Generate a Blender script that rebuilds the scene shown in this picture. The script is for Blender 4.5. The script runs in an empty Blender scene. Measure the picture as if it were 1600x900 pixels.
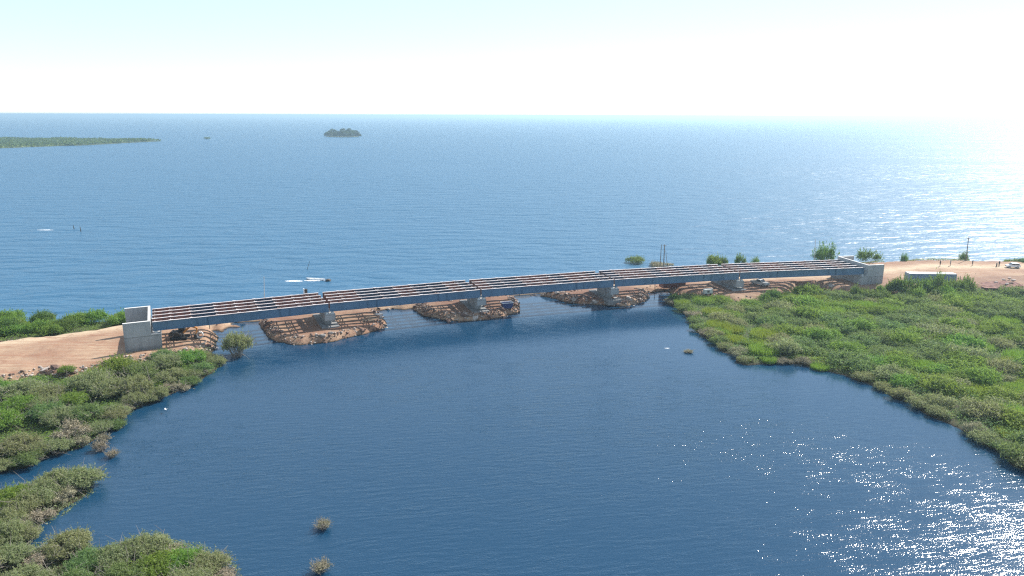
import bpy, math, random
import numpy as np
from mathutils import Matrix, Vector

R = math.radians
scene = bpy.context.scene
COL = scene.collection

# ------------------------------------------------------------------ camera, sky, sun, exposure
CAM_H, FPX, ROLL = 42.0, 1142.0, 0.0028
PITCH = math.atan((450 - 180.0) / FPX)
CP, SP = math.cos(PITCH), math.sin(PITCH)
cam_data = bpy.data.cameras.new("camera")
cam_data.sensor_width = 36.0
cam_data.lens = 36.0 * FPX / 1600.0
cam_data.clip_start = 0.5
cam_data.clip_end = 80000.0
cam = bpy.data.objects.new("camera", cam_data)
COL.objects.link(cam)
_r = Vector((1, ROLL * SP, ROLL * CP)).normalized()
_f = Vector((0, CP, -SP))
_u = _r.cross(_f).normalized()
cam.matrix_world = Matrix(((_r.x, _u.x, -_f.x, 0), (_r.y, _u.y, -_f.y, 0), (_r.z, _u.z, -_f.z, CAM_H), (0, 0, 0, 1)))
scene.camera = cam

SUN_AZ, SUN_EL = 46.0, 43.0          # azimuth clockwise from +Y, elevation
world = bpy.data.worlds.new("World")
scene.world = world
world.use_nodes = True
wn = world.node_tree
bg = wn.nodes["Background"]
sky = wn.nodes.new("ShaderNodeTexSky")
sky.sky_type = 'NISHITA'
sky.sun_disc = False
sky.sun_elevation = R(SUN_EL)
sky.sun_rotation = R(SUN_AZ)
sky.altitude = 0
sky.air_density = 1.0
sky.dust_density = 0.0
sky.ozone_density = 4.0
veil = wn.nodes.new("ShaderNodeMix"); veil.data_type = 'RGBA'
veil.inputs[0].default_value = 0.42
wn.links.new(sky.outputs[0], veil.inputs[6]); veil.inputs[7].default_value = (5.7, 6.5, 6.8, 1)
wn.links.new(veil.outputs[2], bg.inputs[0])
bg.inputs[1].default_value = 0.108
sun_data = bpy.data.lights.new("sun", 'SUN')
sun_data.energy = 5.0
sun_data.angle = R(0.5)
sun_data.color = (1.0, 0.95, 0.87)
sun = bpy.data.objects.new("sun", sun_data)
COL.objects.link(sun)
SUN_DIR = Vector((math.sin(R(SUN_AZ)) * math.cos(R(SUN_EL)), math.cos(R(SUN_AZ)) * math.cos(R(SUN_EL)), math.sin(R(SUN_EL))))
sun.rotation_euler = SUN_DIR.to_track_quat('Z', 'Y').to_euler()
sun.location = (150, 150, 200)
vs = scene.view_settings
vs.view_transform = 'Standard'
vs.look = 'None'
vs.exposure = 0.8
vs.gamma = 1.0
vs.use_curve_mapping = False
scene.cycles.use_denoising = False
scene.cycles.filter_width = 1.25
scene.cycles.max_bounces = 6
scene.cycles.diffuse_bounces = 3
scene.cycles.glossy_bounces = 3
scene.cycles.transmission_bounces = 3
scene.cycles.volume_bounces = 0
scene.cycles.sample_clamp_indirect = 6.0

# ------------------------------------------------------------------ helpers
def ray(px, py):
    x = (px - 800) / FPX; y = (450 - py) / FPX
    x, y = x - ROLL * y, y + ROLL * x
    return np.array([x, CP + y * SP, -SP + y * CP])

def P(px, py, z=0.0):
    d = ray(px, py); t = (z - CAM_H) / d[2]
    return np.array([d[0] * t, d[1] * t, z])

def at_depth(px, py, Y):
    d = ray(px, py); t = Y / d[1]
    return np.array([d[0] * t, Y, CAM_H + d[2] * t])

class MB:
    """collects boxes, bars and tubes into one mesh"""
    def __init__(s):
        s.v, s.f, s.m = [], [], []
    def add(s, v, f, m=0):
        b = len(s.v)
        s.v += [tuple(map(float, p)) for p in v]
        s.f += [tuple(b + i for i in q) for q in f]
        s.m += [m] * len(f)
        return s
    def box(s, x0, x1, y0, y1, z0, z1, m=0, bev=0.0):
        if bev > 0:
            return s.prism([(x0 + bev, y0), (x1 - bev, y0), (x1, y0 + bev), (x1, y1 - bev), (x1 - bev, y1), (x0 + bev, y1), (x0, y1 - bev), (x0, y0 + bev)], z0, z1, m)
        v = [(x, y, z) for z in (z0, z1) for x, y in ((x0, y0), (x1, y0), (x1, y1), (x0, y1))]
        return s.add(v, [(3, 2, 1, 0), (4, 5, 6, 7), (0, 1, 5, 4), (1, 2, 6, 5), (2, 3, 7, 6), (3, 0, 4, 7)], m)
    def prism(s, poly, z0, z1, m=0):
        n = len(poly)
        v = [(x, y, z0) for x, y in poly] + [(x, y, z1) for x, y in poly]
        f = [tuple(range(n - 1, -1, -1)), tuple(range(n, 2 * n))] + [(i, (i + 1) % n, n + (i + 1) % n, n + i) for i in range(n)]
        return s.add(v, f, m)
    def extr_y(s, poly, y0, y1, m=0):
        """profile in x,z pushed along y"""
        n = len(poly)
        v = [(x, y0, z) for x, z in poly] + [(x, y1, z) for x, z in poly]
        f = [tuple(range(n)), tuple(range(2 * n - 1, n - 1, -1))] + [(i, n + i, n + (i + 1) % n, (i + 1) % n) for i in range(n)]
        return s.add(v, f, m)
    def tube(s, p, q, r0, r1=None, n=8, m=0):
        if r1 is None: r1 = r0
        p = Vector(p); q = Vector(q); d = (q - p).normalized()
        a = d.orthogonal().normalized(); b = d.cross(a)
        v = []
        for c, r in ((p, r0), (q, r1)):
            for i in range(n):
                t = 2 * math.pi * i / n
                v.append(c + (a * math.cos(t) + b * math.sin(t)) * r)
        f = [(i, (i + 1) % n, n + (i + 1) % n, n + i) for i in range(n)] + [tuple(range(n - 1, -1, -1)), tuple(range(n, 2 * n))]
        return s.add(v, f, m)
    def bar(s, p, q, w, m=0):
        return s.tube(p, q, w * 0.7071, None, 4, m)
    def build(s, name, mats, parent=None, smooth=False):
        me = bpy.data.meshes.new(name)
        me.from_pydata(s.v, [], s.f)
        return link_mesh(name, me, mats, parent, s.m, smooth)

def link_mesh(name, me, mats, parent=None, mi=None, smooth=False):
    if not isinstance(mats, (list, tuple)): mats = [mats]
    for m in mats: me.materials.append(m)
    if mi is not None and len(mats) > 1: me.polygons.foreach_set("material_index", np.array(mi, dtype=np.int32))
    if smooth: me.polygons.foreach_set("use_smooth", np.ones(len(me.polygons), dtype=bool))
    me.update()
    o = bpy.data.objects.new(name, me)
    COL.objects.link(o)
    if parent: o.parent = parent
    return o

def np_mesh(name, v, quads, mi=None):
    """fast mesh from numpy arrays: v (n,3), faces (m,k)"""
    me = bpy.data.meshes.new(name)
    k = quads.shape[1]
    me.vertices.add(len(v)); me.vertices.foreach_set("co", np.ascontiguousarray(v, dtype=np.float32).ravel())
    me.loops.add(quads.size); me.loops.foreach_set("vertex_index", np.ascontiguousarray(quads, dtype=np.int32).ravel())
    me.polygons.add(len(quads))
    me.polygons.foreach_set("loop_start", np.arange(0, quads.size, k, dtype=np.int32))
    if mi is not None: me.polygons.foreach_set("material_index", np.array(mi, dtype=np.int32))
    me.update(calc_edges=True)
    me.validate()
    return me

def tag(o, label=None, cat=None, group=None, kind=None):
    if label: o["label"] = label
    if cat: o["category"] = cat
    if group: o["group"] = group
    if kind: o["kind"] = kind
    return o

def thing(name, label, cat, loc=(0, 0, 0), rz=0.0, group=None):
    o = bpy.data.objects.new(name, None)
    o.empty_display_size = 0.5
    COL.objects.link(o)
    o.location = tuple(loc); o.rotation_euler = (0, 0, rz)
    return tag(o, label, cat, group)

def copy_tree(o, parent=None):
    c = o.copy(); COL.objects.link(c); c.parent = parent
    for ch in o.children: copy_tree(ch, c)
    return c

def sdf(poly, X, Y):
    """signed distance, positive inside"""
    poly = np.array(poly)[:, :2]
    d = np.full(X.shape, 1e9); ins = np.zeros(X.shape, bool)
    n = len(poly)
    for i in range(n):
        ax, ay = poly[i]; bx, by = poly[(i + 1) % n]
        ex, ey = bx - ax, by - ay
        t = np.clip(((X - ax) * ex + (Y - ay) * ey) / (ex * ex + ey * ey + 1e-12), 0, 1)
        d = np.minimum(d, np.hypot(X - ax - t * ex, Y - ay - t * ey))
        c = (ay > Y) != (by > Y)
        with np.errstate(divide='ignore', invalid='ignore'):
            xi = ax + (Y - ay) * ex / (ey if abs(ey) > 1e-9 else 1e-9)
        ins ^= c & (X < xi)
    return np.where(ins, d, -d)

def vnoise(X, Y, s, seed=0):
    """value noise in -1..1, wavelength s"""
    x = X / s; y = Y / s
    xi = np.floor(x).astype(np.int64); yi = np.floor(y).astype(np.int64)
    fx = x - xi; fy = y - yi
    fx = fx * fx * (3 - 2 * fx); fy = fy * fy * (3 - 2 * fy)
    def h(i, j):
        n = (i * 374761393 + j * 668265263 + seed * 1274126177) & 0x7fffffff
        n = ((n ^ (n >> 13)) * 1274126177) & 0x7fffffff
        return ((n ^ (n >> 16)) & 0xffff) / 32767.5 - 1
    return (h(xi, yi) * (1 - fx) + h(xi + 1, yi) * fx) * (1 - fy) + (h(xi, yi + 1) * (1 - fx) + h(xi + 1, yi + 1) * fx) * fy

# ------------------------------------------------------------------ materials
class NT:
    def __init__(s, name):
        s.m = bpy.data.materials.new(name); s.m.use_nodes = True
        s.t = s.m.node_tree; s.t.nodes.clear()
        s.out = s.n("ShaderNodeOutputMaterial")
    def n(s, typ, **kw):
        o = s.t.nodes.new(typ)
        for k, v in kw.items(): setattr(o, k, v)
        return o
    def l(s, a, b): s.t.links.new(a, b)
    def val(s, sock, v):
        if hasattr(v, "is_linked") or hasattr(v, "links"): s.l(v, sock)
        else: sock.default_value = v
    def math(s, op, a, b=0.0, c=0.0):
        o = s.n("ShaderNodeMath", operation=op)
        s.val(o.inputs[0], a); s.val(o.inputs[1], b); s.val(o.inputs[2], c)
        return o.outputs[0]
    def noise(s, vec, scale, detail=3.0, rough=0.55, dist=0.0):
        o = s.n("ShaderNodeTexNoise"); s.l(vec, o.inputs["Vector"])
        o.inputs["Scale"].default_value = scale; o.inputs["Detail"].default_value = detail
        o.inputs["Roughness"].default_value = rough; o.inputs["Distortion"].default_value = dist
        return o.outputs["Fac"]
    def ramp(s, fac, stops):
        o = s.n("ShaderNodeValToRGB"); s.l(fac, o.inputs[0])
        e = o.color_ramp.elements
        while len(e) < len(stops): e.new(0.5)
        for i, (p, c) in enumerate(stops):
            e[i].position = p; e[i].color = (c[0], c[1], c[2], 1)
        return o.outputs[0]
    def mix(s, fac, a, b, typ='MIX'):
        o = s.n("ShaderNodeMix", data_type='RGBA', blend_type=typ)
        s.val(o.inputs[0], fac)
        for sock, c in ((o.inputs[6], a), (o.inputs[7], b)):
            if isinstance(c, tuple): sock.default_value = (c[0], c[1], c[2], 1)
            else: s.l(c, sock)
        return o.outputs[2]
    def mapping(s, vec, scale=(1, 1, 1), rot=(0, 0, 0), loc=(0, 0, 0)):
        o = s.n("ShaderNodeMapping"); s.l(vec, o.inputs[0])
        o.inputs["Scale"].default_value = scale; o.inputs["Rotation"].default_value = rot; o.inputs["Location"].default_value = loc
        return o.outputs[0]
    def principled(s, color, rough=0.6, metal=0.0, normal=None, ior=None, spec=None):
        o = s.n("ShaderNodeBsdfPrincipled")
        if isinstance(color, tuple): o.inputs["Base Color"].default_value = (color[0], color[1], color[2], 1)
        else: s.l(color, o.inputs["Base Color"])
        s.val(o.inputs["Roughness"], rough); s.val(o.inputs["Metallic"], metal)
        if normal is not None: s.l(normal, o.inputs["Normal"])
        if ior: o.inputs["IOR"].default_value = ior
        if spec is not None: o.inputs["Specular IOR Level"].default_value = spec
        s.l(o.outputs[0], s.out.inputs["Surface"])
        return o
    def bump(s, h, strength=0.5, dist=0.1):
        o = s.n("ShaderNodeBump"); s.l(h, o.inputs["Height"])
        o.inputs["Strength"].default_value = strength; o.inputs["Distance"].default_value = dist
        return o.outputs[0]

def surf(name, c1, c2, scale=1.0, rough=0.7, metal=0.0, bump=0.0, spec=None, detail=5.0, stain=None):
    """two-tone weathered surface"""
    t = NT(name)
    pos = t.n("ShaderNodeTexCoord").outputs["Object"]
    f = t.noise(pos, scale, detail, 0.6)
    c = t.ramp(f, [(0.3, c1), (0.7, c2)])
    if stain:
        f2 = t.noise(t.mapping(pos, (1, 1, 0.15)), scale * 1.7, 4, 0.6)
        c = t.mix(t.ramp(f2, [(0.5, (0, 0, 0)), (0.72, (1, 1, 1))]), c, stain)
    nrm = t.bump(t.noise(pos, scale * 6, 4, 0.6), bump, 0.05) if bump else None
    t.principled(c, rough, metal, nrm, spec=spec)
    return t.m

def leaf_mat(name, cols, transl=0.55, hue=0.12):
    t = NT(name)
    geo = t.n("ShaderNodeNewGeometry"); oi = t.n("ShaderNodeObjectInfo")
    n = len(cols)
    c = t.ramp(geo.outputs["Random Per Island"], [(i / (n - 1), k) for i, k in enumerate(cols)])
    big = t.noise(geo.outputs["Position"], 0.22, 2)
    k = t.math('ADD', t.math('MULTIPLY', oi.outputs["Random"], hue * 1.6), t.math('MULTIPLY', big, hue * 3))
    hs = t.n("ShaderNodeHueSaturation"); t.l(c, hs.inputs["Color"])
    t.l(t.math('ADD', 0.5 - hue * 0.28, t.math('MULTIPLY', oi.outputs["Random"], hue * 0.5)), hs.inputs["Hue"])
    t.l(t.math('ADD', 1.0 - hue * 2.2, k), hs.inputs["Value"])
    d = t.n("ShaderNodeBsdfDiffuse"); tr = t.n("ShaderNodeBsdfTranslucent")
    t.l(hs.outputs[0], d.inputs[0])
    tc = t.mix(0.35, hs.outputs[0], (0.25, 0.32, 0.05)); t.l(tc, tr.inputs[0])
    mx = t.n("ShaderNodeMixShader"); mx.inputs[0].default_value = transl
    t.l(d.outputs[0], mx.inputs[1]); t.l(tr.outputs[0], mx.inputs[2])
    g = t.n("ShaderNodeBsdfGlossy"); g.inputs["Roughness"].default_value = 0.5; g.inputs["Color"].default_value = (0.8, 0.85, 0.8, 1)
    m2 = t.n("ShaderNodeMixShader"); m2.inputs[0].default_value = 0.015
    t.l(mx.outputs[0], m2.inputs[1]); t.l(g.outputs[0], m2.inputs[2])
    t.l(m2.outputs[0], t.out.inputs["Surface"])
    return t.m

def water_mat(name, base, rot, stretch, wl, amp, detail, rough, fine=None, gust=None):
    """slopes of a stretched noise height field taken by finite differences, so they keep their size at any distance"""
    t = NT(name)
    pos = t.n("ShaderNodeNewGeometry").outputs["Position"]
    p = t.mapping(pos, (1, 1, 1), (0, 0, rot))
    warp = t.n("ShaderNodeTexNoise"); t.l(p, warp.inputs["Vector"]); warp.inputs["Scale"].default_value = 0.35 / wl; warp.inputs["Detail"].default_value = 2
    vm = t.n("ShaderNodeVectorMath", operation='MULTIPLY_ADD'); t.l(warp.outputs["Color"], vm.inputs[0]); vm.inputs[1].default_value = (wl * 1.2, wl * 1.2, 0); t.l(p, vm.inputs[2])
    p = vm.outputs[0]
    eps = wl * 0.03
    def h(off):
        q = t.n("ShaderNodeVectorMath", operation='ADD'); t.l(p, q.inputs[0]); q.inputs[1].default_value = off
        a = t.noise(t.mapping(q.outputs[0], (stretch, 1, 1)), 1.0 / wl, detail, 0.56)
        a = t.math('MULTIPLY', a, amp)
        if fine:
            b = t.noise(t.mapping(q.outputs[0], (fine[0], 1, 1), (0, 0, fine[3])), 1.0 / fine[1], 2.0, 0.5)
            a = t.math('MULTIPLY_ADD', b, fine[2], a)
        return a
    h0, hx, hy = h((0, 0, 0)), h((eps, 0, 0)), h((0, eps, 0))
    sx = t.math('MULTIPLY', t.math('SUBTRACT', h0, hx), 1 / eps)
    sy = t.math('MULTIPLY', t.math('SUBTRACT', h0, hy), 1 / eps)
    if gust:
        g = gust(t, pos)
        sx = t.math('MULTIPLY', sx, g); sy = t.math('MULTIPLY', sy, g)
    cb = t.n("ShaderNodeCombineXYZ"); t.l(sx, cb.inputs[0]); t.l(sy, cb.inputs[1]); cb.inputs[2].default_value = 1
    nv = t.mapping(cb.outputs[0], (1, 1, 1), (0, 0, -rot))
    nm = t.n("ShaderNodeVectorMath", operation='NORMALIZE'); t.l(nv, nm.inputs[0])
    pb = t.principled(base, rough, 0.0, nm.outputs[0], ior=1.42)
    return t.m

def bay_gust(t, pos):
    big = t.noise(t.mapping(pos, (0.7, 1.6, 1)), 0.02, 3, 0.5)
    g = t.n("ShaderNodeMapRange"); t.l(big, g.inputs[0])
    g.inputs[1].default_value = 0.36; g.inputs[2].default_value = 0.62; g.inputs[3].default_value = 0.55; g.inputs[4].default_value = 1.3
    sep = t.n("ShaderNodeSeparateXYZ"); t.l(pos, sep.inputs[0])
    # calmer in the lee of the causeway and of the right bank
    k = t.math('MULTIPLY_ADD', sep.outputs[0], -0.28, sep.outputs[1])
    c = t.n("ShaderNodeMapRange"); c.interpolation_type = 'SMOOTHSTEP'; t.l(k, c.inputs[0])
    c.inputs[1].default_value = 95; c.inputs[2].default_value = 140; c.inputs[3].default_value = 1.0; c.inputs[4].default_value = 0.3
    k2 = t.math('MULTIPLY_ADD', sep.outputs[1], 0.75, sep.outputs[0])
    c2 = t.n("ShaderNodeMapRange"); c2.interpolation_type = 'SMOOTHSTEP'; t.l(k2, c2.inputs[0])
    c2.inputs[1].default_value = 112; c2.inputs[2].default_value = 136; c2.inputs[3].default_value = 1.0; c2.inputs[4].default_value = 0.22
    md = t.noise(t.mapping(pos, (0.5, 1, 1), (0, 0, -0.3)), 0.45, 3, 0.6)
    m = t.n("ShaderNodeMapRange"); t.l(md, m.inputs[0]); m.inputs[1].default_value = 0.3; m.inputs[2].default_value = 0.75; m.inputs[3].default_value = 0.5; m.inputs[4].default_value = 1.8
    return t.math('MULTIPLY', t.math('MULTIPLY', g.outputs[0], m.outputs[0]), t.math('MULTIPLY', c.outputs[0], c2.outputs[0]))

def lake_gust(t, pos):
    big = t.noise(t.mapping(pos, (0.25, 1, 1), (0, 0, 0.15)), 0.012, 4, 0.6)
    g = t.n("ShaderNodeMapRange"); t.l(big, g.inputs[0])
    g.inputs[1].default_value = 0.35; g.inputs[2].default_value = 0.65; g.inputs[3].default_value = 0.75; g.inputs[4].default_value = 1.2
    return g.outputs[0]

M = {}
M['lake'] = water_mat("lake_water", (0.017, 0.092, 0.175), -0.05, 0.34, 5.5, 1.7, 3.0, 0.38, (0.7, 0.6, 0.12, 0.3), lake_gust)
M['bay'] = water_mat("bay_water", (0.007, 0.040, 0.085), -0.16, 0.22, 0.60, 0.082, 2.0, 0.13, (0.8, 0.15, 0.036, 0.35), bay_gust)
M['foam'] = surf("foam", (0.75, 0.78, 0.8), (0.85, 0.87, 0.88), 2, 0.8)

def earth_mat():
    t = NT("red_earth")
    pos = t.n("ShaderNodeNewGeometry").outputs["Position"]
    along = t.mapping(pos, (0.12, 1, 1), (0, 0, -0.36))
    f1 = t.noise(pos, 0.09, 5, 0.6); f2 = t.noise(along, 0.9, 5, 0.65); f3 = t.noise(pos, 2.5, 4, 0.65)
    c = t.ramp(f1, [(0.35, (0.25, 0.15, 0.10)), (0.65, (0.38, 0.275, 0.185))])
    c = t.mix(t.ramp(f2, [(0.44, (0, 0, 0)), (0.68, (0.75, 0.75, 0.75))]), c, (0.26, 0.14, 0.09))
    c = t.mix(t.ramp(f3, [(0.55, (0, 0, 0)), (0.78, (0.6, 0.6, 0.6))]), c, (0.15, 0.07, 0.045))
    a = t.n("ShaderNodeAttribute"); a.attribute_name = "road"
    tr = t.math('MULTIPLY', a.outputs["Fac"], t.ramp(f2, [(0.3, (0.55, 0.55, 0.55)), (0.7, (1, 1, 1))]))
    c = t.mix(tr, c, (0.49, 0.385, 0.265))
    ruts = t.noise(t.mapping(pos, (0.02, 1, 1), (0, 0, -0.40)), 1.6, 3, 0.6)
    c = t.mix(t.ramp(ruts, [(0.52, (0, 0, 0)), (0.66, (0.55, 0.55, 0.55))]), c, (0.27, 0.13, 0.08))
    c = t.mix(t.ramp(t.noise(pos, 0.35, 5, 0.7, 1.0), [(0.54, (0, 0, 0)), (0.70, (0.7, 0.7, 0.7))]), c, (0.22, 0.11, 0.07))
    a3 = t.n("ShaderNodeAttribute"); a3.attribute_name = "rubbly"
    c = t.mix(t.math('MULTIPLY', a3.outputs["Fac"], 0.75), c, (0.13, 0.065, 0.048))
    a2 = t.n("ShaderNodeAttribute"); a2.attribute_name = "soil"
    gs = t.ramp(t.noise(pos, 0.6, 4, 0.6), [(0.35, (0.055, 0.05, 0.03)), (0.7, (0.07, 0.10, 0.03))])
    c = t.mix(a2.outputs["Fac"], c, gs)
    sep = t.n("ShaderNodeSeparateXYZ"); t.l(pos, sep.inputs[0])
    w = t.n("ShaderNodeMapRange"); t.l(sep.outputs[2], w.inputs[0]); w.inputs[1].default_value = 0.05; w.inputs[2].default_value = 0.28; w.inputs[3].default_value = 1; w.inputs[4].default_value = 0
    c = t.mix(w.outputs[0], c, (0.035, 0.028, 0.02))
    t.principled(c, 0.9, 0, t.bump(t.noise(pos, 3.0, 5, 0.7), 0.8, 0.12), spec=0.2)
    return t.m
M['earth'] = earth_mat()
M['rock'] = surf("rock", (0.075, 0.045, 0.036), (0.20, 0.125, 0.098), 0.9, 0.9, bump=0.5)
M['palerock'] = surf("pale_rock", (0.27, 0.225, 0.19), (0.46, 0.40, 0.36), 1.2, 0.9, bump=0.5)
M['conc'] = surf("concrete", (0.29, 0.30, 0.305), (0.38, 0.385, 0.385), 0.6, 0.85, bump=0.15, stain=(0.22, 0.23, 0.24))
def cold_joint(m):
    t = m.node_tree; b = [n for n in t.nodes if n.type == 'BSDF_PRINCIPLED'][0]; src = b.inputs["Base Color"].links[0].from_socket
    tc = t.nodes.new("ShaderNodeTexCoord"); sp = t.nodes.new("ShaderNodeSeparateXYZ"); t.links.new(tc.outputs["Object"], sp.inputs[0])
    rp = t.nodes.new("ShaderNodeValToRGB"); mr = t.nodes.new("ShaderNodeMath"); mr.operation = 'MULTIPLY'; mr.inputs[1].default_value = 0.1
    nz = t.nodes.new("ShaderNodeTexNoise"); nz.inputs["Scale"].default_value = 1.5; ad = t.nodes.new("ShaderNodeMath"); ad.operation = 'MULTIPLY_ADD'; ad.inputs[1].default_value = 0.12
    t.links.new(tc.outputs["Object"], nz.inputs["Vector"]); t.links.new(nz.outputs["Fac"], ad.inputs[0]); t.links.new(sp.outputs[2], ad.inputs[2]); t.links.new(ad.outputs[0], mr.inputs[0]); t.links.new(mr.outputs[0], rp.inputs[0])
    e = rp.color_ramp.elements; e[0].position = 0.0; e[0].color = (0.55, 0.47, 0.42, 1); e[1].position = 1.0; e[1].color = (1.06, 1.06, 1.06, 1)
    for p_, v_ in ((0.17, 0.62), (0.22, 0.88), (0.382, 0.95), (0.388, 0.6), (0.396, 0.62), (0.402, 1.03), (0.47, 1.03)):
        k = e.new(p_); k.color = (v_, v_, v_, 1)
    mx = t.nodes.new("ShaderNodeMix"); mx.data_type = 'RGBA'; mx.blend_type = 'MULTIPLY'; mx.inputs[0].default_value = 1
    t.links.new(src, mx.inputs[6]); t.links.new(rp.outputs[0], mx.inputs[7]); t.links.new(mx.outputs[2], b.inputs["Base Color"])
cold_joint(M['conc'])     # pour joint and splashed earth low on the concrete
M['conctop'] = surf("concrete_pale", (0.55, 0.54, 0.52), (0.64, 0.63, 0.61), 1.0, 0.85)
M['steel'] = surf("steel_web", (0.075, 0.145, 0.23), (0.10, 0.175, 0.265), 0.4, 0.5, 0.0, stain=(0.07, 0.125, 0.195))
M['flange'] = surf("steel_flange", (0.48, 0.42, 0.41), (0.62, 0.58, 0.57), 0.5, 0.55, stain=(0.34, 0.24, 0.21))
M['oxide'] = surf("red_oxide_web", (0.27, 0.105, 0.08), (0.36, 0.155, 0.115), 0.8, 0.7, stain=(0.12, 0.05, 0.045))
M['navy'] = surf("navy_web", (0.03, 0.05, 0.09), (0.045, 0.07, 0.12), 0.8, 0.6)
M['brace'] = surf("steel_brace", (0.12, 0.10, 0.10), (0.2, 0.13, 0.11), 0.8, 0.6)
M['black'] = surf("black_rubber", (0.018, 0.018, 0.018), (0.03, 0.03, 0.03), 3, 0.8)
M['dark'] = surf("dark_steel", (0.04, 0.035, 0.03), (0.07, 0.055, 0.045), 2, 0.6)
M['wood'] = surf("grey_wood", (0.10, 0.075, 0.055), (0.19, 0.15, 0.115), 2, 0.85, bump=0.3)
M['white'] = surf("white_paint", (0.72, 0.73, 0.73), (0.8, 0.8, 0.79), 1.5, 0.35)
M['roofw'] = surf("dusty_white_roof", (0.42, 0.42, 0.41), (0.55, 0.55, 0.54), 0.5, 0.6)
M['grey'] = surf("grey_paint", (0.42, 0.43, 0.43), (0.5, 0.5, 0.49), 1.5, 0.35)
M['bluegrey'] = surf("blue_grey_panel", (0.17, 0.25, 0.33), (0.22, 0.30, 0.38), 0.8, 0.5, stain=(0.14, 0.19, 0.25))
M['blue'] = surf("blue_paint", (0.02, 0.035, 0.12), (0.03, 0.05, 0.16), 1.0, 0.5)
M['orange'] = surf("orange_paint", (0.55, 0.21, 0.03), (0.65, 0.28, 0.05), 1.5, 0.5)
M['maroon'] = surf("maroon_panel", (0.12, 0.035, 0.03), (0.17, 0.05, 0.04), 0.8, 0.6)
M['glass'] = surf("dark_glass", (0.02, 0.025, 0.03), (0.03, 0.035, 0.04), 1, 0.1)
M['skin'] = surf("skin", (0.10, 0.055, 0.035), (0.12, 0.065, 0.04), 3, 0.6)
M['cloth_d'] = surf("dark_cloth", (0.02, 0.022, 0.035), (0.035, 0.035, 0.05), 3, 0.9)
M['cloth_p'] = surf("pale_cloth", (0.5, 0.5, 0.52), (0.6, 0.6, 0.6), 3, 0.9)
M['cloth_r'] = surf("red_cloth", (0.30, 0.05, 0.04), (0.36, 0.07, 0.05), 3, 0.9)
M['stem'] = surf("grey_twig", (0.20, 0.17, 0.14), (0.34, 0.30, 0.25), 2, 0.9)
M['bark'] = surf("bark", (0.07, 0.05, 0.035), (0.12, 0.09, 0.065), 2, 0.9)
M['lf_bright'] = leaf_mat("leaf_bright", [(0.137, 0.245, 0.040), (0.171, 0.285, 0.051), (0.205, 0.331, 0.068)])
M['lf_olive'] = leaf_mat("leaf_olive", [(0.205, 0.24, 0.105), (0.245, 0.275, 0.13), (0.285, 0.305, 0.16), (0.33, 0.33, 0.21)])
M['lf_grey'] = leaf_mat("leaf_greygreen", [(0.131, 0.211, 0.074), (0.154, 0.239, 0.085), (0.188, 0.268, 0.114)])
M['lf_dark'] = leaf_mat("leaf_dark", [(0.063, 0.131, 0.034), (0.080, 0.160, 0.040), (0.103, 0.188, 0.051)])
M['lf_dry'] = leaf_mat("leaf_dry", [(0.228, 0.205, 0.131), (0.296, 0.268, 0.177), (0.388, 0.353, 0.251)], 0.2)
M['lf_reed'] = leaf_mat("leaf_reed", [(0.194, 0.296, 0.040), (0.239, 0.342, 0.051), (0.285, 0.376, 0.080)], 0.4)
M['lf_far'] = leaf_mat("leaf_far", [(0.06, 0.11, 0.04), (0.08, 0.135, 0.045), (0.11, 0.165, 0.06)], 0.4)
M['lf_isle'] = leaf_mat("leaf_island", [(0.025, 0.055, 0.022), (0.04, 0.075, 0.028), (0.055, 0.10, 0.035)], 0.3)
M['lf_fargrass'] = leaf_mat("leaf_far_grass", [(0.10, 0.17, 0.045), (0.13, 0.20, 0.05)], 0.3)

# ------------------------------------------------------------------ bridge axis (outer edge of the near girder, z = 6.1)
TOP = 6.1
AX = [P(x, y, TOP)[:2] for x, y in [(235, 504.4), (515.5, 473.3), (752, 452.7), (960.6, 437.0), (1157.8, 426.2), (1351.7, 417.6)]]
_q = np.polyfit([p[0] for p in AX], [p[1] for p in AX], 2)
AX = [np.array([p[0], np.polyval(_q, p[0])]) for p in AX]
WID = 10.3
DIRS = [(AX[i + 1] - AX[i]) / np.linalg.norm(AX[i + 1] - AX[i]) for i in range(5)]
def nrm(d): return np.array([-d[1], d[0]])
def node_dir(i):
    d = DIRS[0] if i == 0 else DIRS[4] if i == 5 else DIRS[i - 1] + DIRS[i]
    return d / np.linalg.norm(d)
def off(i, k, along=0.0):
    d = node_dir(i); return AX[i] + nrm(d) * k + d * along

# ------------------------------------------------------------------ water
def disc(name, rad, n, z, mat):
    rings = [0, 60, 200, 600, 2000, 7000, rad]
    v = [(0, 0, z)]; f = []
    for r in rings[1:]:
        v += [(r * math.cos(2 * math.pi * i / n), r * math.sin(2 * math.pi * i / n), z) for i in range(n)]
    for i in range(n): f.append((0, 1 + i, 1 + (i + 1) % n))
    for k in range(len(rings) - 2):
        a = 1 + k * n; b = a + n
        for i in range(n): f.append((a + i, b + i, b + (i + 1) % n, a + (i + 1) % n))
    me = bpy.data.meshes.new(name); me.from_pydata(v, [], f)
    return link_mesh(name, me, mat)
tag(disc("lake_water", 25000.0, 128, 0.0, M['lake']), kind="structure")
bay_poly = [(-280, -220), (280, -220), (280, 186), (150, 190), tuple(off(5, 17, 4))] + [tuple(off(i, 17)) for i in (4, 3, 2, 1)] + [tuple(off(0, 17, -6)), (-140, 103), (-280, 42)]
bm = MB(); bm.v = [(x, y, 0.012) for x, y in bay_poly]; bm.f = [tuple(range(len(bay_poly)))]; bm.m = [0]
tag(bm.build("bay_water", M['bay']), kind="structure")

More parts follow.
